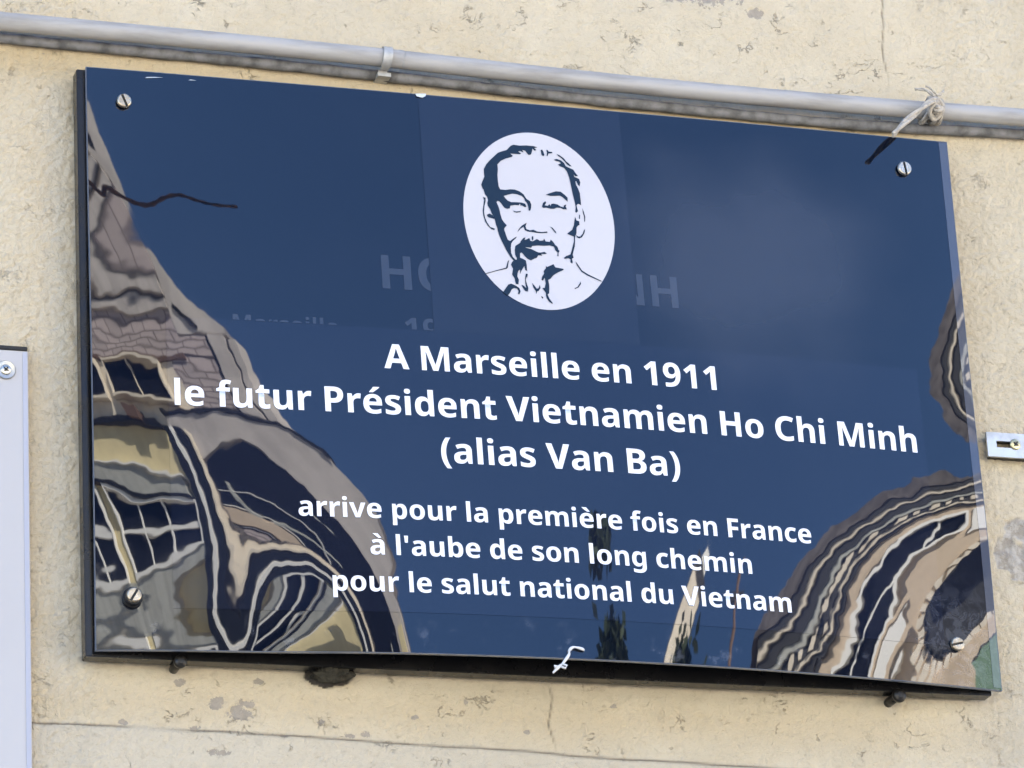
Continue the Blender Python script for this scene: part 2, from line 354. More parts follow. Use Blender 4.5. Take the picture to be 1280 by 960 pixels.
# lettering: bold sans outlines, straight lines on the flat sheet, bent with it
FONT = {
' ': (260,[]),
"'": (270,[[85,456,65,714,205,714,185,456]]),
'(': (343,[[40,274,41,323,46,372,53,419,63,466,76,511,92,556,111,598,133,638,159,677,187,714,313,714,287,676,263,636,243,595,225,552,209,507,197,462,187,416,180,369,176,322,174,275,176,229,180,182,187,137,197,91,209,46,225,2,243,-41,263,-81,286,-121,312,-158,187,-158,159,-122,133,-85,111,-45,92,-4,76,40,63,85,53,131,46,178,41,225]]),
')': (343,[[303,274,301,225,297,178,290,131,280,85,267,40,251,-4,232,-45,209,-85,184,-122,156,-158,31,-158,57,-121,80,-81,100,-41,118,2,133,46,146,91,156,137,163,182,167,229,169,275,167,322,163,369,156,416,146,462,133,507,118,552,100,595,79,636,56,676,30,714,156,714,184,677,209,638,232,598,251,556,267,511,280,466,290,419,297,372,301,323]]),
'1': (581,[[419,0,266,0,266,410,266,417,266,425,266,433,266,442,266,451,266,461,266,470,267,480,267,491,267,501,268,511,268,522,269,531,269,541,269,550,264,544,258,538,253,533,248,528,244,524,239,519,234,515,229,510,223,505,218,501,139,435,60,533,284,714,419,714]]),
'9': (581,[[540,404,539,369,537,335,533,303,528,271,521,240,513,211,503,183,491,157,478,132,462,108,444,87,425,68,403,50,379,35,352,21,324,10,293,1,259,-5,223,-9,184,-10,175,-10,166,-10,156,-9,146,-9,135,-8,124,-8,114,-7,105,-6,96,-4,88,-3,88,120,96,118,104,116,113,115,121,113,130,112,139,111,148,111,158,110,168,110,178,110,202,110,225,112,247,116,266,120,284,126,300,134,314,142,328,151,339,162,350,173,359,186,367,199,375,213,381,228,386,244,390,261,393,278,396,296,398,314,399,332,393,332,387,323,381,314,374,306,367,298,359,290,351,283,342,276,332,270,321,265,310,260,298,256,284,253,270,251,255,250,239,249,215,250,193,254,172,259,152,266,133,276,116,287,100,301,86,316,74,334,63,353,54,374,47,397,42,421,39,448,38,476,40,506,43,535,49,561,57,586,68,609,81,630,96,650,113,667,132,682,153,694,175,705,199,713,225,719,253,723,282,724,303,723,324,721,344,717,363,712,382,705,401,696,418,686,434,675,450,661,465,647,478,630,490,612,502,592,511,570,520,547,527,522,532,495,536,467,539,436],[285,601,267,600,252,596,237,590,225,582,213,571,203,558,196,542,191,523,187,501,186,477,187,458,190,440,195,423,202,409,210,396,221,386,233,377,247,371,264,368,282,367,294,367,306,369,317,372,328,376,337,381,346,387,355,394,362,402,369,410,374,418,379,428,383,437,386,446,387,456,388,465,387,475,387,484,385,494,384,504,382,514,379,523,376,532,372,541,368,550,363,558,357,565,352,572,345,579,338,584,331,589,323,594,314,597,305,599,295,601]]),
'A': (692,[[527,0,472,168,220,168,165,0,0,0,251,717,439,717,692,0],[387,451,385,458,383,465,380,474,377,484,374,496,371,508,368,520,365,532,361,545,358,557,355,570,352,581,350,591,347,601,345,609,344,599,341,590,339,579,337,568,334,556,331,544,328,533,325,521,322,510,319,498,316,488,314,477,311,468,309,459,307,451,256,296,437,296]]),
'B': (665,[[316,714,372,712,421,707,464,698,500,686,530,671,554,651,573,628,586,601,594,571,597,536,596,519,594,502,591,487,587,472,581,459,574,446,566,435,557,424,547,415,537,406,526,399,514,392,502,387,489,382,476,379,476,374,490,371,503,367,517,362,530,356,543,349,555,341,566,332,577,322,586,310,595,297,602,283,608,266,612,248,614,228,615,207,614,181,610,158,603,135,595,115,583,95,569,78,553,62,535,47,515,35,492,24,468,16,442,9,414,4,384,1,352,0,85,0,85,714],[324,428,349,429,370,432,388,437,403,443,415,452,424,462,431,474,436,486,439,500,440,515,439,531,435,545,429,557,421,567,410,576,397,582,381,588,362,592,341,594,317,595,238,595,238,428],[238,313,238,121,335,121,361,122,383,125,402,130,417,138,429,148,439,160,446,173,452,187,455,202,456,219,456,230,454,239,452,249,449,258,444,267,439,275,433,282,425,289,416,295,405,301,394,305,380,309,365,311,348,313,330,313]]),
'C': (642,[[398,597,381,596,365,594,350,591,335,586,321,580,307,573,295,565,283,555,272,544,262,533,253,519,245,505,237,490,231,474,225,456,221,438,217,419,215,399,213,377,213,355,214,326,216,299,220,273,226,249,234,227,243,206,254,188,267,172,281,157,298,145,315,135,335,127,356,122,380,118,404,117,423,118,441,119,460,121,477,124,495,128,512,133,530,138,547,143,564,149,582,156,582,26,564,19,546,12,528,7,509,2,490,-1,471,-5,451,-7,431,-9,409,-10,387,-10,343,-8,302,-3,265,6,231,19,200,36,172,55,147,78,125,104,106,132,90,164,78,198,68,234,61,273,56,313,55,356,56,388,58,419,63,448,69,477,77,504,87,531,99,555,112,579,127,601,144,621,162,640,182,657,204,672,227,686,252,697,278,707,306,714,336,720,367,723,400,724,421,724,443,722,464,720,486,717,508,712,529,707,550,701,571,694,591,686,611,677,561,555,547,562,531,568,516,574,500,579,484,585,468,589,451,592,434,595,416,596]]),
'F': (531,[[236,0,85,0,85,714,498,714,498,589,236,589,236,407,479,407,479,282,236,282]]),
'H': (756,[[671,0,518,0,518,307,238,307,238,0,85,0,85,714,238,714,238,435,518,435,518,714,671,714]]),
'I': (401,[[364,0,36,0,36,87,123,116,123,599,36,627,36,714,364,714,364,627,277,599,277,116,364,87]]),
'M': (944,[[397,0,217,558,213,558,213,549,214,540,215,529,216,517,216,505,217,491,218,478,219,463,219,449,220,434,220,418,221,403,221,388,221,373,221,358,221,0,85,0,85,714,293,714,470,177,474,177,651,714,859,714,859,0,716,0,716,362,716,376,716,390,716,404,717,419,717,433,718,448,718,462,719,476,719,490,720,503,721,516,722,528,722,538,723,548,723,557,719,557,538,0]]),
'N': (805,[[720,0,525,0,217,538,213,538,214,529,214,518,215,507,216,495,217,483,217,470,218,457,219,444,219,430,220,417,221,403,221,390,221,377,221,365,221,352,221,0,85,0,85,714,279,714,586,181,590,181,589,190,589,199,588,209,588,220,587,233,586,245,586,258,585,271,584,285,584,298,583,312,583,325,583,337,583,349,583,360,583,714,720,714]]),
'O': (791,[[735,358,734,325,732,294,728,264,722,235,715,208,706,181,695,156,683,133,669,111,653,91,635,72,616,55,595,40,572,27,547,16,520,7,492,-1,462,-6,429,-9,395,-10,361,-9,329,-6,299,-1,270,7,243,16,219,28,196,41,175,56,155,73,137,91,122,111,107,133,95,157,84,181,75,208,68,235,62,264,58,295,56,326,55,359,56,402,61,443,68,482,78,518,92,552,108,583,127,612,149,637,175,660,204,680,236,696,271,709,309,718,351,723,396,725,441,723,483,718,521,709,556,696,588,680,616,660,641,637,664,612,683,583,699,552,712,517,722,481,729,442,734,401],[216,358,217,329,219,302,222,276,228,252,234,230,243,210,253,191,264,175,278,160,293,148,310,137,329,129,349,123,371,120,395,119,420,120,442,123,463,129,482,137,498,148,513,160,527,175,538,191,548,210,556,230,563,252,568,276,571,302,574,329,574,358,573,401,568,440,559,475,548,506,533,534,514,557,491,575,464,588,432,595,396,598,372,597,349,593,329,587,310,579,293,569,278,556,264,542,253,525,243,507,234,486,228,464,222,440,219,414,217,387]]),
'P': (621,[[309,714,361,712,408,705,449,693,484,677,513,657,537,632,555,603,568,570,576,534,579,494,578,475,577,457,574,439,570,421,565,404,558,387,551,371,541,355,531,341,519,327,505,313,489,302,472,291,454,281,433,273,411,266,387,260,361,256,333,254,303,253,238,253,238,0,85,0,85,714],[304,589,238,589,238,379,289,379,305,379,321,381,335,383,349,386,361,390,373,395,384,400,393,408,401,416,408,425,414,435,419,447,422,460,424,474,425,489,424,507,420,524,414,538,406,551,396,563,383,572,367,579,348,585,327,588]]),
'V': (657,[[657,714,415,0,242,0,0,714,169,714,291,315,294,305,297,295,300,284,303,273,306,261,309,249,311,237,314,225,317,214,320,202,322,191,324,180,326,170,327,160,329,151,330,160,332,170,333,180,335,190,338,202,340,213,343,225,345,237,348,249,351,260,354,272,357,283,360,294,363,304,366,314,489,714]]),
'a': (599,[[317,556,356,554,391,548,423,539,450,525,474,507,493,486,509,461,519,432,526,400,528,364,528,0,423,0,394,74,390,74,380,63,371,53,361,43,352,34,342,26,332,19,321,13,310,7,298,3,286,-1,272,-4,258,-7,243,-9,226,-10,208,-10,189,-9,171,-7,154,-3,138,2,122,9,107,17,94,26,82,38,71,51,62,65,54,81,48,99,43,118,41,139,40,161,42,194,50,223,62,249,80,271,102,290,129,306,161,318,198,328,240,334,287,338,378,341,378,358,377,376,375,392,370,406,364,417,356,426,346,433,335,439,323,443,309,445,294,446,279,445,264,444,249,442,234,438,218,434,203,429,187,424,172,418,156,412,141,405,97,508,115,516,133,524,153,531,174,538,196,543,218,548,242,551,266,554,291,555],[321,250,294,249,271,245,251,241,235,234,222,227,212,218,204,207,198,195,195,182,194,168,195,154,197,143,201,133,206,124,214,116,222,111,231,106,242,103,253,101,266,100,284,101,301,105,317,110,332,118,346,128,358,140,367,154,373,170,377,188,378,208,378,253]]),
'b': (632,[[224,583,224,571,224,559,224,547,223,535,222,524,222,513,221,503,220,493,219,484,218,475,224,475,234,489,244,501,256,512,269,523,283,533,299,541,316,548,335,552,356,555,379,556,414,553,446,545,476,530,503,510,527,484,548,453,564,416,575,374,582,327,584,274,583,238,580,204,575,173,568,144,558,117,547,93,534,72,519,53,503,36,485,22,465,10,444,1,422,-5,399,-9,375,-10,352,-9,331,-7,312,-2,295,4,281,11,267,20,255,29,244,39,233,49,224,59,214,59,189,0,73,0,73,760,224,760],[330,436,315,435,302,433,290,430,278,426,268,420,260,413,252,405,245,395,239,384,235,371,231,358,228,342,226,326,225,307,224,287,224,269,225,240,228,213,233,190,239,169,248,152,258,138,272,127,289,119,309,114,332,112,351,114,367,119,382,127,395,139,406,154,415,172,422,194,427,218,430,245,431,276,430,306,427,333,422,357,415,378,406,396,395,410,382,421,367,430,350,434]]),
'c': (516,[[311,-10,280,-9,251,-5,223,1,197,9,173,20,150,33,129,49,111,67,94,88,80,111,68,138,59,167,52,199,48,233,47,270,49,309,53,345,60,377,70,407,83,434,99,457,116,479,136,497,157,513,181,526,207,537,234,546,262,552,291,555,322,556,341,556,359,555,377,553,395,550,412,546,429,542,445,537,460,532,474,526,488,519,443,405,431,410,419,414,407,419,395,423,383,426,370,429,358,432,346,433,334,434,322,435,307,434,293,432,279,428,267,423,256,417,246,409,236,399,228,388,221,376,215,362,210,347,206,331,203,312,201,293,201,271,201,251,203,231,206,213,210,197,215,182,221,169,229,157,237,146,246,137,256,130,267,123,279,119,292,115,306,113,320,112,337,113,353,114,370,116,385,120,401,124,416,129,431,134,445,140,459,147,473,154,473,31,460,24,447,17,432,11,418,6,403,1,386,-3,369,-6,351,-8,332,-10]]),
'd': (632,[[252,-10,217,-7,185,1,156,16,129,36,104,62,84,93,68,130,56,172,49,220,47,272,49,326,56,374,68,416,84,453,105,485,130,510,157,531,188,545,221,554,257,556,272,556,287,555,300,553,313,550,325,546,336,541,346,536,356,530,366,524,374,517,383,510,390,502,397,494,404,485,410,476,415,476,414,484,413,493,412,503,411,514,410,527,409,539,408,552,408,564,407,575,407,586,407,760,559,760,559,0,443,0,413,71,407,71,401,62,395,54,388,45,380,38,372,30,363,23,354,17,344,11,333,6,321,1,309,-3,296,-6,282,-8,268,-10],[305,111,329,112,349,116,366,123,380,134,392,146,401,162,408,181,413,203,416,228,417,255,417,271,416,301,414,328,409,352,402,373,393,392,382,407,367,419,349,427,328,432,304,434,285,432,268,427,253,419,240,407,228,392,218,373,210,352,205,328,201,300,200,270,201,240,205,213,210,189,218,168,228,150,240,136,254,125,269,117,286,112]]),
'e': (597,[[306,556,336,555,364,552,390,546,414,538,437,528,458,515,477,500,494,483,509,464,522,443,533,420,541,395,547,368,550,339,551,308,551,235,200,235,202,211,207,190,215,170,225,153,238,138,254,125,272,115,292,108,315,104,341,102,361,103,380,104,399,106,417,108,434,112,451,116,468,122,485,128,502,135,520,142,520,29,504,21,487,14,470,9,453,4,435,-1,416,-4,396,-7,374,-8,351,-10,325,-10,294,-9,263,-5,235,1,207,9,182,20,158,33,136,49,116,68,98,89,83,113,70,139,60,168,53,199,49,233,47,269,48,306,52,341,59,372,68,402,80,428,94,453,110,474,128,493,148,510,171,524,195,536,220,545,247,551,276,555],[310,449,292,448,276,444,262,439,249,431,237,420,226,408,218,393,211,376,206,357,204,336,410,336,410,349,408,361,406,373,403,384,399,394,394,404,388,412,381,420,374,428,365,434,356,439,346,444,335,447,323,448]]),
'f': (386,[[376,433,251,433,251,0,100,0,100,433,19,433,19,506,103,546,103,564,105,604,110,639,119,670,132,696,148,717,168,735,191,748,219,757,250,763,285,765,301,765,315,764,329,763,343,761,356,759,368,756,381,753,393,750,406,746,418,742,384,640,378,641,372,643,365,645,358,646,350,648,343,649,335,650,327,651,319,651,311,652,299,651,289,648,280,644,272,639,266,632,261,623,257,612,254,600,252,585,251,569,251,546,376,546]]),
'g': (632,[[255,556,277,556,297,553,316,549,334,543,350,535,365,526,378,515,391,504,403,491,413,477,417,477,431,546,559,546,559,-4,557,-34,554,-62,548,-88,540,-112,529,-134,516,-154,500,-172,482,-187,462,-201,439,-213,413,-223,385,-230,354,-236,321,-239,285,-240,260,-240,236,-239,214,-237,192,-235,172,-232,152,-229,133,-225,114,-220,96,-214,78,-207,78,-79,96,-86,115,-94,133,-100,152,-105,171,-110,190,-114,211,-117,233,-119,256,-120,280,-121,304,-119,325,-116,344,-110,361,-102,375,-92,387,-80,396,-65,403,-49,407,-31,408,-12,408,3,408,8,408,14,409,20,409,27,410,35,410,43,411,50,411,57,412,64,413,70,408,70,398,57,387,44,375,32,362,22,348,12,332,4,315,-2,296,-6,276,-9,254,-10,218,-7,185,2,155,16,127,37,103,63,83,95,67,132,56,173,49,220,47,272,49,324,56,371,68,413,84,450,104,482,128,509,156,530,186,544,219,553],[304,437,291,436,279,434,268,430,257,425,247,418,239,410,231,400,224,389,218,376,213,362,208,346,205,329,203,311,201,291,201,270,202,239,205,211,210,187,218,166,227,148,239,134,253,123,269,115,287,110,307,108,318,109,329,110,339,111,349,114,358,117,366,121,373,125,380,131,386,137,392,143,397,151,402,159,405,168,409,178,412,188,414,199,416,211,417,224,418,238,418,252,418,274,417,295,416,315,414,333,411,350,407,365,402,379,396,391,389,402,380,411,371,419,360,426,348,431,335,434,320,437]]),
'h': (650,[[224,607,224,590,224,573,223,558,223,543,222,529,221,516,220,505,219,494,218,484,217,476,225,476,233,487,240,497,249,506,257,515,267,522,276,529,287,534,297,540,309,544,320,548,332,551,344,553,357,555,370,556,383,556,406,555,428,553,448,548,468,543,486,535,503,526,518,515,531,502,544,487,554,470,563,452,570,431,575,408,578,383,579,356,579,0,428,0,428,318,427,340,425,360,420,378,415,393,407,406,398,417,386,425,373,431,358,435,341,436,324,435,309,433,295,428,282,423,271,415,262,406,253,395,246,383,240,369,235,354,231,338,228,319,226,300,225,279,224,256,224,0,73,0,73,760,224,760]]),
'i': (299,[[225,546,225,0,74,0,74,546],[150,761,163,760,175,758,187,755,197,751,208,745,216,738,223,728,228,717,231,703,232,687,231,672,228,658,223,647,216,638,208,630,197,624,187,620,175,617,163,615,150,614,137,615,124,617,113,620,102,624,92,630,84,638,77,647,72,658,69,672,68,687,69,703,72,717,77,728,84,738,92,745,102,751,113,755,124,758,137,760]]),
'l': (298,[[224,0,73,0,73,760,224,760]]),
'm': (975,[[714,556,750,554,782,549,810,539,835,526,856,509,873,488,887,462,896,431,902,396,904,356,904,0,754,0,754,318,753,342,750,363,746,381,740,396,733,409,724,418,713,426,700,432,686,435,670,436,648,434,629,429,612,421,599,409,588,394,579,375,572,354,567,330,565,303,564,273,564,0,413,0,413,318,413,334,412,348,410,362,407,374,404,385,400,395,396,404,390,411,384,418,377,424,370,428,361,432,352,434,342,436,331,436,315,435,301,433,288,428,277,423,267,415,258,406,250,395,244,383,238,369,234,354,230,337,228,319,226,300,225,279,224,256,224,0,73,0,73,546,189,546,211,476,216,476,223,486,230,495,238,504,246,512,255,519,265,526,276,532,287,538,298,543,310,547,323,550,336,553,350,555,364,556,379,556,403,556,425,553,445,549,464,543,481,535,496,526,510,515,523,503,534,490,544,474,549,474,560,490,573,504,587,516,602,526,619,536,637,543,655,549,674,553,694,556]]),
'n': (650,[[385,556,420,554,451,549,479,539,505,526,527,509,546,488,560,462,571,431,577,396,579,356,579,0,429,0,429,318,428,340,425,360,421,378,415,393,408,406,398,417,387,425,373,431,358,435,341,436,316,434,294,429,275,419,260,406,249,390,240,369,233,346,228,319,225,289,224,256,224,0,73,0,73,546,189,546,210,473,216,473,224,484,232,493,240,503,250,511,259,519,270,526,281,532,292,538,304,543,316,547,329,550,343,553,356,555,370,556]]),
'o': (625,[[577,274,576,248,574,222,571,198,565,175,559,153,551,133,541,114,531,96,519,79,506,64,491,50,476,38,459,27,441,17,422,9,402,2,380,-3,358,-7,335,-9,311,-10,288,-9,266,-7,245,-3,225,2,205,9,186,17,169,27,152,38,136,50,122,64,108,79,96,96,85,114,75,133,67,153,60,175,54,198,50,222,48,248,47,274,48,310,52,343,59,373,68,402,79,428,93,452,109,473,128,493,148,509,171,524,196,535,222,545,251,551,281,555,314,556,344,555,373,551,400,545,426,535,450,524,473,509,493,493,512,473,529,452,543,428,556,402,565,373,572,343,576,310],[201,274,201,254,203,234,205,216,208,199,212,183,217,168,223,155,231,144,239,134,248,125,259,118,271,112,284,108,298,106,313,105,328,106,342,108,355,112,366,118,376,125,386,134,394,144,401,155,407,168,412,183,416,199,419,216,422,234,423,254,423,274,423,295,422,315,419,333,416,350,412,365,407,379,401,392,393,403,385,413,376,422,366,429,354,434,341,438,327,440,312,441,290,439,270,434,253,425,239,413,227,398,218,379,210,357,205,333,202,305]]),
'p': (632,[[379,556,415,554,449,545,479,531,505,510,529,485,549,453,564,417,576,375,582,327,584,274,583,239,580,205,575,174,567,145,558,118,546,94,533,72,518,53,502,36,484,22,464,11,444,2,422,-5,399,-9,375,-10,360,-10,345,-8,331,-6,318,-3,306,0,295,5,285,10,275,15,266,20,258,26,250,33,243,39,236,46,230,53,224,59,218,59,219,52,220,44,221,36,221,27,222,18,223,8,224,-1,224,-11,224,-21,224,-31,224,-240,73,-240,73,546,196,546,217,475,224,475,230,484,237,492,244,501,252,508,260,516,268,523,278,530,288,535,298,541,310,545,322,549,335,552,349,555,363,556],[329,436,314,435,301,433,289,430,278,426,268,420,260,413,252,404,245,395,240,384,235,372,232,358,229,343,226,327,225,310,224,291,224,275,225,255,226,236,228,218,230,201,234,186,238,172,243,160,250,149,258,139,267,131,277,124,288,119,301,115,315,113,330,112,343,113,355,115,367,119,377,124,386,131,395,139,402,149,409,160,415,173,420,186,424,202,427,218,429,236,430,255,431,276,430,307,426,334,421,358,414,379,405,396,394,411,381,422,365,430,348,434]]),
'r': (447,[[375,556,381,556,387,556,394,556,401,555,407,555,414,554,420,553,425,552,430,551,435,550,420,409,415,410,410,411,405,412,400,413,394,413,388,414,381,415,374,415,366,415,358,415,348,415,339,414,330,413,321,411,311,408,302,405,293,401,284,396,276,391,268,385,260,378,253,371,247,362,241,353,236,343,232,332,229,320,226,307,225,293,224,277,224,0,73,0,73,546,188,546,210,454,217,454,224,466,231,476,239,487,248,496,257,506,267,515,277,523,288,530,299,537,311,543,323,548,336,551,348,554,361,556]]),
's': (502,[[460,161,459,141,456,122,451,104,445,87,436,71,425,56,412,43,397,31,380,20,361,11,340,3,317,-2,291,-7,264,-9,234,-10,211,-10,190,-9,170,-7,150,-5,132,-3,114,1,97,5,80,10,63,16,47,22,47,147,65,139,83,131,102,125,122,119,142,114,162,110,180,107,198,104,214,103,230,102,247,103,262,105,276,107,287,111,296,115,304,121,310,127,314,134,316,142,317,150,317,156,316,162,314,167,311,172,307,177,302,182,296,187,289,192,280,197,270,202,258,207,245,213,230,220,213,227,194,234,175,242,158,250,141,258,126,267,112,275,100,284,89,294,79,304,70,315,62,327,56,339,52,353,48,368,46,384,46,402,48,430,55,456,67,480,84,500,105,517,131,531,159,542,191,550,225,555,263,556,284,556,304,555,324,552,343,549,361,545,380,541,398,535,417,529,435,522,454,514,410,411,395,418,379,424,364,429,348,434,332,439,316,443,301,446,287,448,274,449,261,450,248,449,236,448,226,446,216,443,208,439,201,435,196,429,192,424,190,417,189,410,190,404,191,399,193,394,196,389,200,385,204,380,210,376,218,371,226,367,236,362,248,357,261,351,276,345,292,338,311,331,330,323,348,315,364,307,379,299,393,290,406,281,417,272,427,261,436,250,443,238,449,226,454,212,458,196,460,179]]),
't': (421,[[309,110,318,110,327,111,336,112,345,113,353,115,362,117,370,119,378,121,386,124,394,126,394,15,384,11,373,7,362,4,350,0,338,-3,325,-5,311,-7,296,-9,281,-10,264,-10,245,-9,227,-7,209,-4,192,0,176,6,162,13,148,23,136,34,125,47,115,61,107,78,101,98,96,120,94,145,93,172,93,433,22,433,22,497,104,547,148,662,244,662,244,546,387,546,387,433,244,433,244,181,245,167,247,155,250,144,255,135,261,128,269,121,277,116,287,113,297,111]]),
'u': (650,[[576,546,576,0,460,0,441,70,432,70,425,59,417,49,409,40,399,32,389,24,378,17,367,11,355,6,343,2,330,-2,318,-5,305,-7,291,-9,278,-10,264,-10,242,-9,220,-7,200,-3,181,3,163,11,146,20,131,31,117,44,105,59,95,76,86,95,79,115,74,138,71,163,70,190,70,546,222,546,222,228,223,206,225,186,229,168,235,153,242,140,252,129,263,121,276,115,291,112,308,111,326,111,341,114,356,118,368,124,379,131,389,140,397,151,405,163,411,177,415,192,419,209,422,227,424,247,425,268,425,290,425,546]]),
'v': (571,[[208,0,0,546,158,546,260,224,261,219,263,214,265,209,266,203,268,197,270,190,272,184,274,177,275,171,277,164,278,158,280,151,281,145,282,140,282,134,286,134,286,140,287,145,288,151,289,157,291,164,292,170,294,177,296,183,298,189,300,196,302,202,304,208,306,213,307,218,309,223,413,546,571,546,363,0]]),
'à': (599,[[317,556,356,554,391,548,423,539,450,525,474,507,493,486,509,461,519,432,526,400,528,364,528,0,423,0,394,74,390,74,380,63,371,53,361,43,352,34,342,26,332,19,321,13,310,7,298,3,286,-1,272,-4,258,-7,243,-9,226,-10,208,-10,189,-9,171,-7,154,-3,138,2,122,9,107,17,94,26,82,38,71,51,62,65,54,81,48,99,43,118,41,139,40,161,42,194,50,223,62,249,80,271,102,290,129,306,161,318,198,328,240,334,287,338,378,341,378,358,377,376,375,392,370,406,364,417,356,426,346,433,335,439,323,443,309,445,294,446,279,445,264,444,249,442,234,438,218,434,203,429,187,424,172,418,156,412,141,405,97,508,115,516,133,524,153,531,174,538,196,543,218,548,242,551,266,554,291,555],[321,250,294,249,271,245,251,241,235,234,222,227,212,218,204,207,198,195,195,182,194,168,195,154,197,143,201,133,206,124,214,116,222,111,231,106,242,103,253,101,266,100,284,101,301,105,317,110,332,118,346,128,358,140,367,154,373,170,377,188,378,208,378,253],[315,766,321,757,328,748,335,738,343,727,351,717,359,706,367,695,376,685,385,674,393,664,402,654,410,644,417,635,424,627,431,619,431,606,330,606,322,612,314,618,305,624,296,631,286,639,276,647,265,655,255,663,244,671,234,680,223,688,213,697,203,705,193,714,184,722,175,730,167,737,159,744,152,750,146,756,146,766]]),
'è': (597,[[306,556,336,555,364,552,390,546,414,538,437,528,458,515,477,500,494,483,509,464,522,443,533,420,541,395,547,368,550,339,551,308,551,235,200,235,202,211,207,190,215,170,225,153,238,138,254,125,272,115,292,108,315,104,341,102,361,103,380,104,399,106,417,108,434,112,451,116,468,122,485,128,502,135,520,142,520,29,504,21,487,14,470,9,453,4,435,-1,416,-4,396,-7,374,-8,351,-10,325,-10,294,-9,263,-5,235,1,207,9,182,20,158,33,136,49,116,68,98,89,83,113,70,139,60,168,53,199,49,233,47,269,48,306,52,341,59,372,68,402,80,428,94,453,110,474,128,493,148,510,171,524,195,536,220,545,247,551,276,555],[310,449,292,448,276,444,262,439,249,431,237,420,226,408,218,393,211,376,206,357,204,336,410,336,410,349,408,361,406,373,403,384,399,394,394,404,388,412,381,420,374,428,365,434,356,439,346,444,335,447,323,448],[315,766,321,757,328,748,335,738,342,727,350,717,359,706,367,695,376,685,384,674,393,664,401,654,409,644,417,635,424,627,430,619,430,606,330,606,322,612,314,618,305,624,295,631,286,639,275,647,265,655,254,663,244,671,233,680,223,688,213,697,203,705,193,714,184,722,175,730,166,737,159,744,152,750,146,756,146,766]]),
'é': (597,[[306,556,336,555,364,552,390,546,414,538,437,528,458,515,477,500,494,483,509,464,522,443,533,420,541,395,547,368,550,339,551,308,551,235,200,235,202,211,207,190,215,170,225,153,238,138,254,125,272,115,292,108,315,104,341,102,361,103,380,104,399,106,417,108,434,112,451,116,468,122,485,128,502,135,520,142,520,29,504,21,487,14,470,9,453,4,435,-1,416,-4,396,-7,374,-8,351,-10,325,-10,294,-9,263,-5,235,1,207,9,182,20,158,33,136,49,116,68,98,89,83,113,70,139,60,168,53,199,49,233,47,269,48,306,52,341,59,372,68,402,80,428,94,453,110,474,128,493,148,510,171,524,195,536,220,545,247,551,276,555],[310,449,292,448,276,444,262,439,249,431,237,420,226,408,218,393,211,376,206,357,204,336,410,336,410,349,408,361,406,373,403,384,399,394,394,404,388,412,381,420,374,428,365,434,356,439,346,444,335,447,323,448],[503,756,497,750,490,744,483,737,474,730,466,722,456,714,446,705,436,697,426,688,416,680,405,671,394,663,384,655,373,647,363,639,353,631,344,624,335,618,327,612,319,606,219,606,219,619,225,627,232,635,240,644,248,654,256,664,265,674,273,685,282,695,290,706,299,717,307,727,315,738,322,748,328,757,334,766,503,766]])}
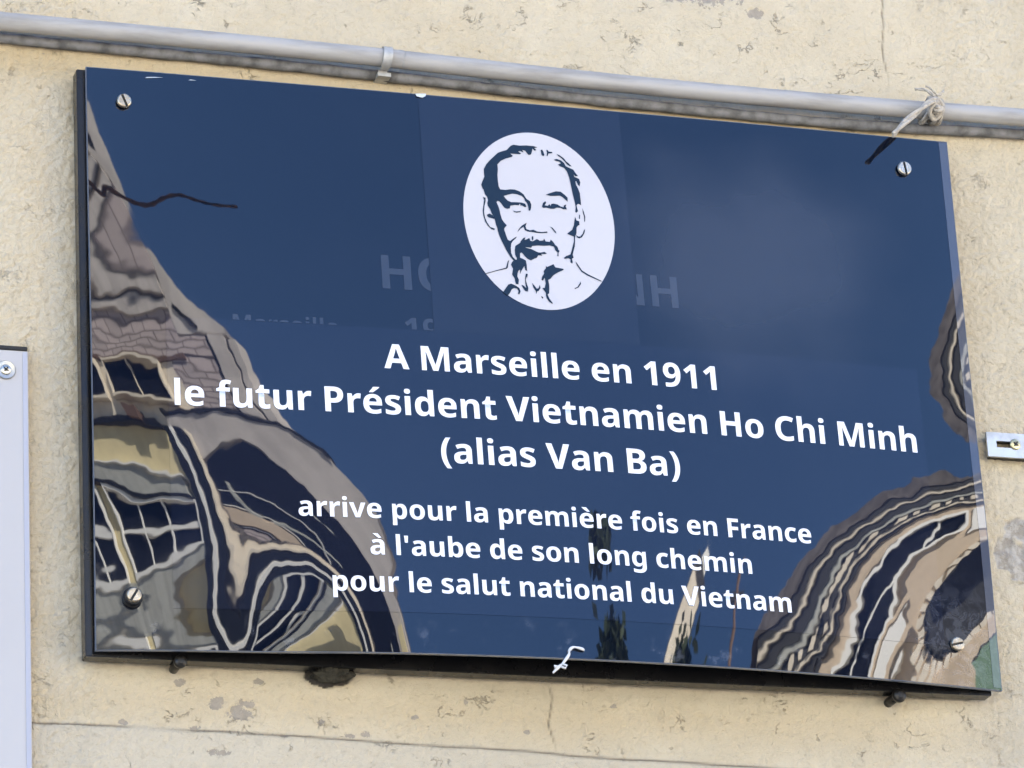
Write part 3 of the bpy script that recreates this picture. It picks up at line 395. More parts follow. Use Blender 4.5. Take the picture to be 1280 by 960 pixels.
STROKES = [
[1.8,245.8,-2.4,246.8,-9.7,246.9,-17.0,246.0,-23.1,246.5,-26.2,245.0,-30.8,239.8,-35.8,238.0,-40.2,235.9,-44.7,231.3,-49.9,226.0,-53.2,221.8,-56.0,216.4,-56.2,212.5,-56.0,208.0,-58.5,202.6,-59.9,198.6,-59.0,195.4,-57.7,193.0,-56.8,188.5,-54.9,186.1,-54.0,182.3,-55.1,179.0,-54.7,175.9,-52.6,172.2,-51.6,168.4,-49.8,164.7,-48.6,161.0,-47.8,155.9,-46.8,152.1,-46.5,149.1,-45.3,144.1,-44.3,141.0,-42.1,135.4,-39.1,128.0,-35.4,121.3,-32.7,117.7,-34.6,115.6,-35.6,113.0,-33.9,108.7,-35.2,102.3,-33.1,98.6,-32.2,92.4,-29.6,92.2,-28.8,97.1,-30.1,100.8,-29.5,104.6,-28.1,107.5,-26.7,108.3,-27.2,103.3,-25.7,106.8,-23.0,111.2,-22.0,112.6,-21.4,108.4,-19.7,107.3,-19.5,114.3,-20.0,118.7,-22.3,120.2,-25.8,121.4,-25.4,126.5,-23.6,127.3,-20.9,123.7,-18.1,120.8,-14.6,119.5,-11.5,121.3,-8.4,122.8,-6.9,125.5,-6.5,128.7,-9.0,129.8,-13.6,131.9,-18.4,132.8,-19.5,133.6,-13.5,133.2,-12.2,135.3,-6.1,136.4,-0.1,136.5,6.0,137.4,10.2,136.4,11.6,132.1,13.6,130.3,13.0,126.4,14.1,125.9,14.4,129.8,15.8,132.2,14.7,133.0,13.8,136.7,11.5,138.5,10.0,141.5,7.5,143.9,6.3,141.2,2.1,141.5,0.6,144.6,-0.2,142.4,-3.9,141.7,-6.8,143.4,-11.2,140.5,-13.9,140.9,-14.5,144.0,-17.7,142.0,-19.5,141.4,-18.5,144.2,-20.6,143.5,-23.9,139.4,-24.2,137.9,-26.5,136.4,-29.7,133.9,-30.6,129.3,-30.5,124.2,-29.3,120.9,-29.2,119.4,-30.2,118.7,-33.0,121.5,-34.5,125.8,-34.5,131.6,-33.7,136.3,-31.6,139.4,-28.2,142.7,-27.4,144.5,-30.9,142.1,-34.7,138.9,-37.0,140.3,-38.4,145.3,-39.8,150.9,-39.3,152.9,-36.8,156.0,-39.2,158.7,-41.3,162.3,-42.4,167.4,-43.0,172.5,-43.9,176.1,-45.6,180.7,-44.4,182.2,-42.8,182.0,-40.7,179.6,-38.0,175.3,-35.1,174.3,-32.2,175.1,-31.5,178.0,-26.9,179.2,-22.7,179.2,-21.9,180.9,-21.0,180.7,-21.1,178.9,-19.6,179.4,-16.8,177.7,-14.9,178.1,-15.9,181.4,-19.4,182.4,-25.4,182.4,-30.3,182.0,-33.8,183.4,-36.0,185.8,-37.6,188.2,-33.3,189.9,-28.4,191.6,-23.6,191.3,-18.9,189.8,-16.6,187.4,-15.7,184.3,-14.0,182.5,-13.1,178.7,-12.8,174.2,-11.4,174.1,-10.2,177.0,-9.6,180.9,-10.8,184.7,-14.2,187.0,-16.9,191.9,-20.9,194.8,-25.6,196.3,-30.4,196.2,-35.3,195.1,-40.7,195.3,-42.0,198.8,-42.4,205.3,-42.3,211.7,-41.5,217.0,-41.5,222.8,-37.8,227.1,-32.7,230.1,-26.5,232.3,-24.6,233.8,-26.3,235.2,-27.2,236.2,-22.6,236.2,-17.2,236.3,-15.9,237.2,-18.8,239.2,-16.9,240.0,-13.3,238.6,-14.4,241.3,-11.4,240.7,-9.8,238.0,-8.1,236.2,-5.6,237.1,-4.3,241.1,-3.8,244.0,-1.6,241.6,0.3,242.6,-1.6,244.6],
[-59.0,185.5,-56.5,184.7,-56.7,180.8,-58.3,175.6,-59.2,169.1,-58.6,162.7,-56.9,157.7,-54.0,152.8,-49.3,151.3,-50.0,149.7,-52.9,150.4,-56.3,153.9,-58.9,158.8,-60.2,165.1,-60.4,170.3,-59.1,176.8,-58.1,182.0],
[-56.4,166.1,-53.5,167.6,-50.6,165.9,-48.5,162.2,-49.9,162.1,-52.1,162.6,-54.4,163.0,-56.1,164.2],
[-29.2,172.8,-26.2,172.0,-21.9,172.8,-20.7,173.5,-21.7,171.8,-25.7,170.8,-28.1,171.4],
[4.8,243.0,6.5,243.7,7.5,241.5,8.4,237.7,6.8,236.2,5.2,238.0],
[10.8,243.8,12.2,243.7,13.1,242.0,16.7,242.0,17.0,240.7,14.1,239.9,12.9,240.1,11.4,236.6,10.6,237.0,11.2,240.6],
[21.1,240.1,24.0,239.1,28.1,236.2,30.8,232.5,33.1,230.8,36.1,227.4,33.5,227.8,31.2,229.3,29.0,232.4,26.2,235.4,22.7,238.1],
[17.8,233.3,20.6,234.5,24.8,233.5,28.2,230.7,29.8,227.2,33.3,225.6,37.4,224.0,39.0,220.9,41.8,217.2,38.7,216.9,37.4,218.7,37.7,216.2,40.4,215.1,42.7,214.0,43.6,210.2,42.4,205.9,41.0,207.3,39.5,211.4,38.5,211.0,38.9,207.2,40.6,203.4,42.1,198.3,42.4,190.6,42.4,184.7,41.0,185.5,39.2,186.2,37.5,184.3,38.0,181.1,38.6,177.9,36.6,175.8,35.7,177.0,36.5,182.3,35.8,188.7,34.6,196.4,33.5,205.4,32.4,214.4,30.5,221.4,27.8,225.1,23.6,226.6,21.9,228.5,25.1,230.0,23.4,231.6,19.8,232.2],
[6.2,193.3,10.8,195.6,17.1,198.1,22.0,198.1,26.0,195.0,28.8,192.0,28.6,187.4,26.7,189.2,23.9,191.8,21.0,193.6,16.7,192.9,11.2,192.4],
[1.3,179.3,2.6,183.9,5.2,186.1,6.0,184.6,4.3,181.5,7.3,181.1,9.2,183.2,10.3,181.1,11.2,183.5,13.6,184.2,17.8,183.5,20.6,181.6,23.6,180.9,24.4,183.2,26.9,184.3,26.1,182.0,27.1,178.9,23.4,178.6,20.5,180.0,16.9,179.9,13.7,178.4,10.1,178.1,5.3,179.0,2.8,178.4],
[-26.5,148.8,-24.7,152.8,-21.3,156.9,-18.2,159.1,-15.9,160.6,-17.5,156.6,-16.8,153.4,-13.3,152.4,-9.6,153.4,-6.1,151.8,-1.3,151.5,4.6,152.6,4.7,151.1,-1.4,150.2,-6.2,150.1,-11.0,150.7,-15.8,151.0,-18.4,152.0,-19.6,155.8,-22.8,153.6,-25.5,150.2],
[8.0,158.3,10.6,157.0,13.3,153.4,14.1,151.5,12.6,152.0,10.4,155.1],
[-6.7,128.7,-3.7,128.8,0.0,129.9,2.3,128.1,-0.2,127.3,-1.0,125.3,-2.7,125.5,-3.4,127.3],
[-12.0,145.5,-10.5,146.3,-10.4,143.1,-11.5,141.1,-12.0,142.9],
[-21.1,104.6,-19.1,104.1,-20.3,99.6,-20.8,101.5,-21.7,97.6,-20.8,92.6,-19.7,88.9,-20.5,85.0,-23.2,85.5,-25.3,88.5,-26.6,91.9,-24.5,91.3,-22.0,88.7,-22.5,93.7,-22.4,98.8],
[-15.5,94.9,-13.7,92.5,-11.0,88.9,-9.1,89.7,-7.6,93.6,-7.3,89.9,-9.4,86.5,-11.2,85.8,-12.0,82.9,-12.6,86.3,-14.5,89.9],
[-7.0,81.3,-5.1,79.9,-5.8,78.3,-7.1,79.7],
[0.2,114.6,1.3,113.4,8.2,117.1,9.8,113.8,18.1,112.8,18.4,111.6,12.4,108.5,7.3,105.0,4.0,100.9,1.4,99.4,2.0,94.4,1.8,89.3,1.2,84.8,-0.4,83.4,1.0,79.1,4.2,74.3,3.6,73.6,0.2,75.9,-1.9,79.5,-2.3,85.2,-5.3,90.0,-2.9,90.2,-1.5,95.4,-2.0,101.7,-4.1,98.0,-5.6,98.9,-4.5,102.7,-2.2,106.1,-2.6,108.6,0.0,112.0],
[35.0,171.3,36.1,167.5,38.9,166.7,38.9,162.6,37.2,161.8,35.5,159.7,35.0,153.3,33.1,148.6,32.1,138.9,30.0,132.3,29.1,129.0,29.8,125.9,27.8,124.5,28.5,121.3,27.7,119.3,26.0,120.5,26.5,123.7,24.5,124.8,20.2,123.8,19.7,125.1,22.3,127.2,26.7,129.2,28.2,133.4,29.9,138.7,31.5,144.0,31.9,149.2,29.0,150.2,25.1,151.8,27.5,153.9,30.8,156.8,33.0,162.1,34.0,167.4],
[34.5,151.3,36.2,149.8,38.7,150.0,41.4,153.2,42.9,157.2,44.3,158.6,43.3,154.0,40.4,149.2,37.3,147.7,34.9,148.8],
[43.4,181.7,44.6,177.3,45.6,172.2,44.9,166.7,44.1,166.9,44.4,172.1,43.4,177.2],
[39.5,174.3,40.4,173.7,39.7,169.1,38.9,169.7],
[31.2,122.2,32.6,120.4,37.4,112.5,43.2,108.9,57.2,102.6,56.5,101.9,42.4,107.5,36.7,111.1,32.4,117.8],
[-36.8,118.4,-37.8,116.0,-39.2,109.6,-40.3,108.3,-51.5,104.8,-61.8,101.1,-61.8,101.9,-51.4,105.7,-41.0,109.4,-38.7,116.6],
[35.0,100.4,35.0,97.6,32.2,93.6,28.5,91.6,27.9,92.4,31.1,94.1,33.8,98.2],
[-46.0,82.5,-43.3,86.5,-40.0,91.2,-36.9,92.4,-32.3,90.5,-28.9,88.2,-28.0,84.5,-29.4,81.2,-30.9,81.5,-30.1,85.0,-31.4,87.4,-34.3,87.8,-36.8,86.3,-38.9,82.4,-41.5,79.1]]
def filled(name, loops, off, mt, parent, maxedge=0.012, cut=None):
    cu = bpy.data.curves.new(name, 'CURVE'); cu.dimensions = '2D'; cu.fill_mode = 'BOTH'
    for lp in loops:
        s = cu.splines.new('POLY'); s.points.add(len(lp)-1); s.use_cyclic_u = True
        for p, (x, z) in zip(s.points, lp): p.co = (x, z, 0, 1)
    tmp = bpy.data.objects.new(name, cu); COL.objects.link(tmp); bpy.context.view_layer.update()
    me0 = tmp.to_mesh(); bm = bmesh.new(); bm.from_mesh(me0); tmp.to_mesh_clear()
    bpy.data.objects.remove(tmp); bpy.data.curves.remove(cu)
    bmesh.ops.remove_doubles(bm, verts=bm.verts, dist=1e-6); bmesh.ops.triangulate(bm, faces=bm.faces)
    if cut:
        for co, no in (((cut[0], 0, 0), (-1, 0, 0)), ((cut[1], 0, 0), (1, 0, 0)), ((0, cut[2], 0), (0, -1, 0))):
            bmesh.ops.bisect_plane(bm, geom=bm.verts[:] + bm.edges[:] + bm.faces[:], plane_co=co, plane_no=no, clear_outer=True)
        bmesh.ops.triangulate(bm, faces=bm.faces)
    for _ in range(5):
        ed = [e for e in bm.edges if e.calc_length() > maxedge]
        if not ed: break
        bmesh.ops.subdivide_edges(bm, edges=ed, cuts=1); bmesh.ops.triangulate(bm, faces=bm.faces)
    for v in bm.verts:
        x, z = v.co.x, v.co.y; v.co = Vector((x, -float(bulge(np.array(x), np.array(z))) - off, z + ZC))
    for f in bm.faces:
        f.normal_update()
        if f.normal.y > 0: f.normal_flip()
        f.smooth = True
    me = bpy.data.meshes.new(name); bm.to_mesh(me); bm.free()
    return link(name, me, mt, parent)
def text_line(s, x0, x1, base, off=0.0009, mt=None, parent=None, name='lettering', cut=None):
    """x0..x1: ink extent in mm, base: baseline in mm"""
    pen = 0; gl = []
    for ch in s: wd, cs = FONT[ch]; gl.append((pen, cs)); pen += wd
    ink = [p + x for p, cs in gl for c in cs for x in c[0::2]]; k = (x1-x0)/(max(ink)-min(ink)); o = x0 - min(ink)*k
    loops = [[((o + (p + c[i])*k)/1000, (base + c[i+1]*k)/1000) for i in range(0, len(c), 2)] for p, cs in gl for c in cs]
    if cut: cut = tuple(q/1000 for q in cut)
    return filled(name, loops, off, mt or white_m, parent or film, 0.012, cut)
for s, a, c, z in (("A Marseille en 1911", -170.1, 167.8, -6.2), ("le futur Président Vietnamien Ho Chi Minh", -373.8, 380.6, -54.2), ("(alias Van Ba)", -119.7, 121.0, -101.7),
                   ("arrive pour la première fois en France", -260.4, 253.3, -161.4), ("à l'aube de son long chemin", -194.0, 186.5, -198.1), ("pour le salut national du Vietnam", -231.2, 224.4, -235.0)):
    text_line(s, a, c, z)
# older lettering under the films, faded
text_line("HO", -166.8, -96.0, 78.6, 0.00025, ghost_m, plaque, 'old_lettering', (-400, -118.7, 30))
text_line("NH", 70.0, 136.3, 79.8, 0.00025, ghost_m, plaque, 'old_lettering', (91.7, 400, 30))
text_line("Marseille", -315.5, -213.0, 26.0, 0.00022, ghost_m, plaque, 'old_lettering', (-400, -118.7, 36.6))
text_line("19", -147.0, -113.0, 26.0, 0.00022, ghost_m, plaque, 'old_lettering', (-400, -118.7, 36.6))
# the oval and the portrait drawn in it
b = MB(); nr, na = 16, 96; cx, cz, ra, rb = -0.0024, 0.1643, 0.0778, 0.0975
def onface(x, z, off): return Vector((x, -float(bulge(np.array(x), np.array(z))) - off, z + ZC))
b.v.append(onface(cx, cz, 0.0009))
for k in range(1, nr+1):
    for j in range(na): a = 2*math.pi*j/na; b.v.append(onface(cx + ra*k/nr*math.cos(a), cz + rb*k/nr*math.sin(a), 0.0009))
for j in range(na): b.f.append([0, 1+j, 1+(j+1) % na]); b.sm.append(True)
for k in range(nr-1):
    for j in range(na): b.f.append([1+k*na+j, 1+(k+1)*na+j, 1+(k+1)*na+(j+1) % na, 1+k*na+(j+1) % na]); b.sm.append(True)
tag(b.build('portrait_oval', oval_m, pfilm), 'white oval with the stencil portrait of a bearded man')
line_m = gloss_material('dark blue portrait print', (0.010, 0.020, 0.034), 0.0, 0.08); line_m.node_tree.nodes['Principled BSDF'].inputs['IOR'].default_value = 1.5
filled('portrait_drawing', [[(p[i]/1000, p[i+1]/1000) for i in range(0, len(p), 2)] for p in STROKES], 0.0013, line_m, pfilm, 0.008)
# slotted screws
steel = worn('dull steel', (0.62, 0.58, 0.50), 0.30, 0.85, var=0.35, scale=160)
brass = worn('tarnished screw', (0.60, 0.50, 0.36), 0.32, 0.9, var=0.4, scale=160)
rubber = mat('black rubber and slot shade', (0.012, 0.012, 0.013), 0.45)
def slot_screw(x, z, rad, ang, mt, washer, label, lift=0.002):
    y = -float(bulge(np.array(x), np.array(z)))
    b = MB(); n = 14; sw = rad*0.17; th = 0.0034
    gap = math.asin(sw/rad)
    for side in (0, 1):
        P = []
        for k in range(n+1):
            a = gap + (math.pi - 2*gap)*k/n; P.append((rad*math.cos(a), rad*math.sin(a)))
        if side: P = [(-p, -q) for p, q in P]
        i = len(b.v); ca, sa = math.cos(ang), math.sin(ang)
        for (f, yy) in ((1.0, 0.0), (1.0, -th*0.6), (0.93, -th*0.88), (0.82, -th)):
            for p, q in P:
                q2 = q*f if abs(q*f) > sw else math.copysign(sw, q)
                p2 = p*f; b.v.append(Vector((x + p2*ca - q2*sa, y - lift + yy, z + ZC + p2*sa + q2*ca)))
        N = n+1
        for r in range(3):
            for k in range(N): b.f.append([i+r*N+k, i+r*N+(k+1) % N, i+(r+1)*N+(k+1) % N, i+(r+1)*N+k]); b.sm.append(False)
        b.f.append([i+3*N+k for k in range(N)]); b.sm.append(False)
    b.lathe([(0, 0), (rad*0.97, 0), (rad*0.97, th*0.3), (0, th*0.3)], (x, y-lift, z+ZC))
    s = tag(b.build('screw', mt, plaque), label)
    c = MB(); M = Matrix.Translation((x, y-lift, z+ZC)) @ Matrix.Rotation(-ang, 4, 'Y'); c.box(-rad*0.93, rad*0.93, -th*0.34, -th*0.1, -sw*0.96, sw*0.96, M); c.build('slot', rubber, s)  # black bar laid in the groove stands in for its shade
    if washer:
        w_ = MB(); w_.lathe([(rad*0.5, 0.0002), (rad*1.28, 0.0002), (rad*1.32, lift*0.6), (rad*1.15, lift), (rad*0.5, lift)], (x, y, z+ZC)); w_.build('washer', rubber, s)
    else:
        w_ = MB(); w_.lathe([(rad*0.3, 0.0001), (rad*0.62, 0.0001), (rad*0.62, lift), (rad*0.3, lift)], (x, y, z+ZC)); w_.build('shank', rubber, s)
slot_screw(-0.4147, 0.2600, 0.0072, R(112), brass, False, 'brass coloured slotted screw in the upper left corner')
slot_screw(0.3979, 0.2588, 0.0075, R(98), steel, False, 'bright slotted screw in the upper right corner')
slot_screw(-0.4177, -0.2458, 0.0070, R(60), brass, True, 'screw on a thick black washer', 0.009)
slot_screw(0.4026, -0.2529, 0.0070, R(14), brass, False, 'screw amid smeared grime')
b = MB(); t0 = onface(-0.1150, 0.2935, 0.0012)
b.v += [t0+Vector((-0.006,0,0.0012)), t0+Vector((0.005,0,0.0022)), t0+Vector((0.004,-0.001,-0.0010)), t0+Vector((0.0005,-0.001,-0.003)), t0+Vector((-0.005,-0.0005,-0.0016))]
b.v += [v+Vector((0, 0.0007, 0)) for v in b.v[-5:]]
b.f += [[0,1,2,3,4],[9,8,7,6,5]] + [[k, (k+1) % 5, 5+(k+1) % 5, 5+k] for k in range(5)]; b.sm += [False]*7
b.build('tape_scrap', mat('pale tape', (0.62, 0.66, 0.70), 0.5), plaque)
scuff_m = mat('pale scuff', (0.42, 0.46, 0.50), 0.7); b = MB()
for q, (px, pz) in enumerate(((-0.385, 0.2885), (-0.372, 0.2890))):
    t0 = onface(px, pz, 0.0004); b.prism([(t0.x-0.008, t0.z-0.001), (t0.x+0.010, t0.z+0.0012), (t0.x+0.002, t0.z+0.0012), (t0.x-0.006, t0.z+0.0004)] if q == 0 else [(t0.x+0.022, t0.z), (t0.x+0.030, t0.z+0.0006), (t0.x+0.024, t0.z+0.0012)], t0.y-0.0002, t0.y)
    b.build('paint_scuff', scuff_m, plaque); b = MB()

# ------------------------------------------------------------------ pipe, cable, rope
galv = mat('weathered grey conduit', (0.40, 0.41, 0.42), 0.45); g = G(galv)
mp = g.add('ShaderNodeMapping'); g.put(mp.inputs[0], g.co); mp.inputs['Scale'].default_value = (6, 40, 40)
nz_ = g.noise(2.2, 5, co=mp.outputs[0]); g.color(g.mix(g.ramp(nz_, 0.4, 0.72), (0.41, 0.40, 0.385), (0.29, 0.28, 0.265))); g.rough(g.ramp(nz_, 0.3, 0.7, 0.38, 0.6))
g.normal(g.bump(g.noise(220, 3), 0.6, 0.0003))
def spline(pts, n=12):
    P = [Vector(p) for p in pts]; out = []
    for k in range(len(P)-1):
        p0, p1, p2, p3 = P[max(k-1, 0)], P[k], P[k+1], P[min(k+2, len(P)-1)]
        for j in range(n):
            t = j/n; out.append(0.5*((2*p1) + (p2-p0)*t + (2*p0-5*p1+4*p2-p3)*t*t + (3*p1-p0-3*p2+p3)*t**3))
    return out + [P[-1]]
conduit = thing('conduit', (0, 0.006, ZC+0.335), 'smooth round grey conduit pipe running above the blue plaque, clipped to the wall', 'pipe')
pp = spline([(x/1000, 0.006, ZC+z/1000) for x, z in ((-900, 339), (-532, 338.5), (-343, 338.2), (-148, 336.6), (-107, 335.4), (120, 331.2), (346, 331.0), (544, 334), (900, 338))], 14)
MB().tube(pp, 0.0094, 24).build('pipe', galv, conduit)
cz0 = ZC+0.3360
clip_m = worn('pale zinc clip', (0.50, 0.50, 0.48), 0.45, 0.3, scale=90)
b = MB(); n = 26; prof = []
for k in range(n+1):
    a = R(-155) + R(250)*k/n           # a strap round the front of the pipe, from below to above
    prof.append((0.006 - math.cos(a)*0.0107, cz0 + math.sin(a)*0.0107))
prof = [(YW+0.001, cz0-0.0135), (0.014, cz0-0.0128)] + [p for p in prof if p[0] < 0.0135 or p[1] > cz0] 
for (y, z) in prof:
    for dx, dr in ((-0.0046, 0), (0.0046, 0)): b.v.append(Vector((-0.1468+dx+(z-cz0)*0.12, y, z)))
for (y, z) in prof:
    d = Vector((0, y-0.006, z-cz0)).normalized()*0.0012
    for dx in (-0.0046, 0.0046): b.v.append(Vector((-0.1468+dx+(z-cz0)*0.12, y, z)) + d)
N = len(prof)
for k in range(N-1):
    a = 2*k; o2 = 2*N
    b.f += [[o2+a, o2+a+1, o2+a+3, o2+a+2], [a, a+2, a+3, a+1], [a, o2+a, o2+a+2, a+2], [a+1, a+3, o2+a+3, o2+a+1]]; b.sm += [False]*4
b.box(-0.1535, -0.1400, 0.012, 0.0305, cz0-0.0165, cz0-0.0125)
b.build('pipe_clip', clip_m, conduit)
cable_m = worn('overpainted cable', (0.23, 0.23, 0.235), 0.7, scale=60, var=0.5, bump=0.0008, dark=(0.10, 0.10, 0.10))
b = MB(); rnd = np.random.RandomState(4)
cp = spline([(x/1000, 0.0235, ZC+z/1000) for x, z in ((-900, 330), (-530, 329.5), (-340, 328), (-144, 325.4), (-11, 321.5), (125, 318.5), (299, 317), (432, 319), (550, 323.5), (900, 327))], 26)
cp = [p + Vector((0, 0, 0.0010*float(fbm(np.array(p.x*22.), np.array(1.5), 7)) )) for p in cp]
b.tube(cp, [0.0055*(1+0.18*float(fbm(np.array(p.x*35.), np.array(0.5), 8))) for p in cp], 12)
tag(b.build('painted_cable', cable_m), 'thin lumpy paint-smeared grey cable fixed to the wall just under the conduit pipe', 'cable')
# rope
rope_m = worn('weathered rope', (0.52, 0.47, 0.39), 0.9, var=0.3, scale=260, bump=0.0004, dark=(0.36, 0.33, 0.29))
def strands(b, pts, r, turns=0.55, n=2):
    P = spline(pts, 10)
    for s_ in range(n):
        q = []; up = Vector((0.2, -0.5, 0.8)); L = 0
        for k, p in enumerate(P):
            t = (P[min(k+1, len(P)-1)] - P[max(k-1, 0)]).normalized(); a = up - t*up.dot(t); a.normalize(); c = t.cross(a); up = a
            if k: L += (p-P[k-1]).length
            an = 2*math.pi*s_/n + L/r*turns; q.append(p + (a*math.cos(an) + c*math.sin(an))*r*0.5)
        b.tube(q, [r*0.66*(1 - 0.25*(k == 0 or k == len(q)-1)) for k in range(len(q))], 8)
rope = thing('rope_tie', (0.4355, 0.006, ZC+0.331), 'frayed pale rope knotted round the grey pipe, its loose end hanging over the plaque corner', 'rope')
b = MB(); rx, ry, rz = 0.4370, 0.006, ZC+0.3322
for dx, tilt, r_ in ((-0.004, 0.35, 0.0128), (0.0030, -0.10, 0.0130), (0.0095, 0.05, 0.0127)):
    strands(b, [(rx+dx+tilt*0.012*math.sin(a), ry - math.cos(a)*r_, rz + math.sin(a)*r_) for a in [2*math.pi*k/14 for k in range(15)]], 0.0024, 0.3)
b.build('wrapping', rope_m, rope)
b = MB()
kn = [(0.430, -0.008, 0.328), (0.437, -0.014, 0.322), (0.443, -0.010, 0.330), (0.436, -0.016, 0.334), (0.429, -0.012, 0.323), (0.436, -0.006, 0.318), (0.442, -0.012, 0.324), (0.434, -0.017, 0.327)]
strands(b, [(x, y, z+ZC) for x, y, z in kn], 0.0032, 0.3)
strands(b, [(0.4385, -0.013, ZC+0.336), (0.428, -0.012, ZC+0.346), (0.4175, -0.006, ZC+0.3495)], 0.0017)
strands(b, [(0.4385, -0.008, ZC+0.342), (0.446, -0.008, ZC+0.346), (0.451, -0.004, ZC+0.3515)], 0.0015)
strands(b, [(0.441, -0.010, ZC+0.342), (0.432, -0.012, ZC+0.349), (0.428, -0.010, ZC+0.352)], 0.0010)
b.build('knot', rope_m, rope)
b = MB(); strands(b, [(0.4400, -0.0135, ZC+0.3335), (0.4290, -0.0190, ZC+0.3310), (0.4120, -0.0255, ZC+0.3160), (0.3920, -0.0310, ZC+0.2985), (0.3745, -0.0350, ZC+0.2800)], 0.0031, 0.22)
b.build('loose_end', rope_m, rope)
# torn white string on the lower edge
b = MB(); y_ = -0.0405
ps = [(0.0065, y_, -0.2868), (0.0030, y_-0.0015, -0.2858), (-0.0045, y_-0.002, -0.2848), (-0.0085, y_-0.001, -0.2880), (-0.0095, y_-0.001, -0.2925), (-0.0160, y_-0.001, -0.3010), (-0.0205, y_-0.0015, -0.3050), (-0.0260, y_-0.001, -0.3105)]
pq = spline([(x, y, z+ZC) for x, y, z in ps], 8)
b.tube(pq, [0.0009+0.0007*abs(math.sin(k*0.23)) for k in range(len(pq))], 8)
b.tube([(-0.0170, y_-0.002, ZC-0.3015), (-0.0125, y_-0.003, ZC-0.3035), (-0.0140, y_-0.003, ZC-0.3062), (-0.0178, y_-0.002, ZC-0.3045)], 0.0011, 7)
b.tube([(-0.0205, y_-0.002, ZC-0.3045), (-0.0245, y_-0.0025, ZC-0.3040), (-0.0235, y_-0.0025, ZC-0.3066)], 0.0010, 7)
tag(b.build('torn_string', mat('white plastic string', (0.72, 0.72, 0.72), 0.5)), 'scrap of torn white string caught on the middle of the plaque\'s lower edge', 'string')
# pegs that carry the plaque
peg_m = worn('blackened bolt', (0.015, 0.014, 0.013), 0.35, 0.3, scale=120)
for (x, z, r_, lab) in ((-0.3710, -0.3010, 0.0060, 'black round bolt end sticking out under the plaque near its lower left corner'), (0.3420, -0.3035, 0.0068, 'black crusted bolt end sticking out under the plaque near its lower right corner')):
    p = thing('support_bolt', (x, YW, ZC+z), lab, 'bolt', 'bolts under the plaque')
    MB().tube([(x, YW+0.004, ZC+z+0.001), (x, 0.004, ZC+z+0.001)], r_*0.72, 12).build('shank', peg_m, p)
    MB().lathe([(0, 0), (r_, 0), (r_*1.05, 0.003), (r_*0.9, 0.0055), (r_*0.45, 0.0068), (0, 0.0070)], (x, 0.005, ZC+z)).build('bolt_head', peg_m, p)
# crumbling mortar plug
bm = bmesh.new(); bmesh.ops.create_icosphere(bm, subdivisions=4, radius=1)
for v in bm.verts:
    d = 1 + 0.35*mnoise.noise(v.co*2.3) + 0.15*mnoise.noise(v.co*6)
    v.co = Vector((-0.221 + v.co.x*0.019*d, 0.021 + v.co.y*0.012*d, ZC-0.3000 + v.co.z*0.0095*d))
me = bpy.data.meshes.new('mortar_lump'); bm.to_mesh(me); bm.free()
tag(link('mortar_lump', me, worn('dark mortar', (0.055, 0.05, 0.035), 0.95, var=0.6, scale=110, bump=0.002)), 'dark crumbling lump of mortar stuck in the wall under the lower edge of the plaque', 'mortar')  # very dark mortar colour, mottled at random

# ------------------------------------------------------------------ white sign at the left, metal bracket at the right
sign_m = worn('lavender white panel', (0.48, 0.475, 0.485), 0.35, var=0.06, scale=3)
sign = thing('white_sign', (-0.52, 0.02, ZC-0.3), 'pale lavender-white metal sign at the left edge, held by a cross-head screw', 'sign')
b = MB(); b.box(-1.10, -0.5063, 0.0180, 0.0215, ZC-1.0, ZC+0.0025); b.build('sign_panel', sign_m, sign, 0.0006)
b = MB(); b.box(-0.5115, -0.5072, 0.0174, 0.0178, ZC-0.99, ZC+0.0015); b.build('edge_stripe', mat('pale blue stripe', (0.40, 0.42, 0.50), 0.4), sign)
b = MB(); b.box(-1.10, -0.5068, 0.0170, 0.0235, ZC+0.0028, ZC+0.0068); b.build('top_gasket', rubber, sign, 0.0006)
b = MB(); b.box(-1.09, -0.5072, 0.0216, YW+0.004, ZC-0.99, ZC+0.002); b.build('mounting_board', mat('dark board', (0.05, 0.04, 0.04), 0.8), sign)
def cross_screw(x, y, z, r_, mt, parent, wash=None):
    b = MB(); b.lathe([(0, 0), (r_, 0), (r_, 0.0006), (r_*0.85, 0.0016), (r_*0.42, 0.0022), (r_*0.40, 0.0013), (0, 0.0011)], (x, y, z), n=24)
    s = b.build('cross_head_screw', mt, parent)
    c = MB(); k = r_*0.55; t = r_*0.12; M = Matrix.Translation((x, y, z)) @ Matrix.Rotation(R(38), 4, 'Y')
    c.box(-k, k, -0.00225, -0.0009, -t, t, M); c.box(-t, t, -0.00232, -0.0010, -k, k, M); c.build('recess', rubber, s)
    if wash: wv = MB(); wv.lathe([(r_*0.8, 0.0), (wash, 0.0), (wash, 0.0007), (wash*0.93, 0.0013), (r_*1.1, 0.0010), (r_*0.8, 0.0006)], (x, y+0.0006, z), n=30); wv.build('washer', worn('zinc washer', (0.52, 0.52, 0.50), 0.35, 0.8, scale=120), s)
    return s
zinc = worn('bright screw', (0.70, 0.69, 0.62), 0.28, 0.9, scale=160)
cross_screw(-0.5276, 0.0168, ZC-0.0180, 0.0052, zinc, sign, 0.0094)
br = thing('metal_bracket', (0.50, 0.02, ZC-0.03), 'flat galvanised bracket plate with a long slot and yellowish cross-head screw, right of the plaque', 'bracket')
galv2 = worn('galvanised plate', (0.56, 0.59, 0.62), 0.4, 0.75, var=0.3, scale=45)
b = MB(); x0, x1, zt, zb = 0.4697, 0.62, ZC-0.0165, ZC-0.0425; sa, sb, su, sl = 0.4800, 0.5040, ZC-0.0255, ZC-0.0325
y0, y1 = 0.0170, 0.0200
xsn = [x0, sa, sb, x1]; zsn = [zb, sl, su, zt]
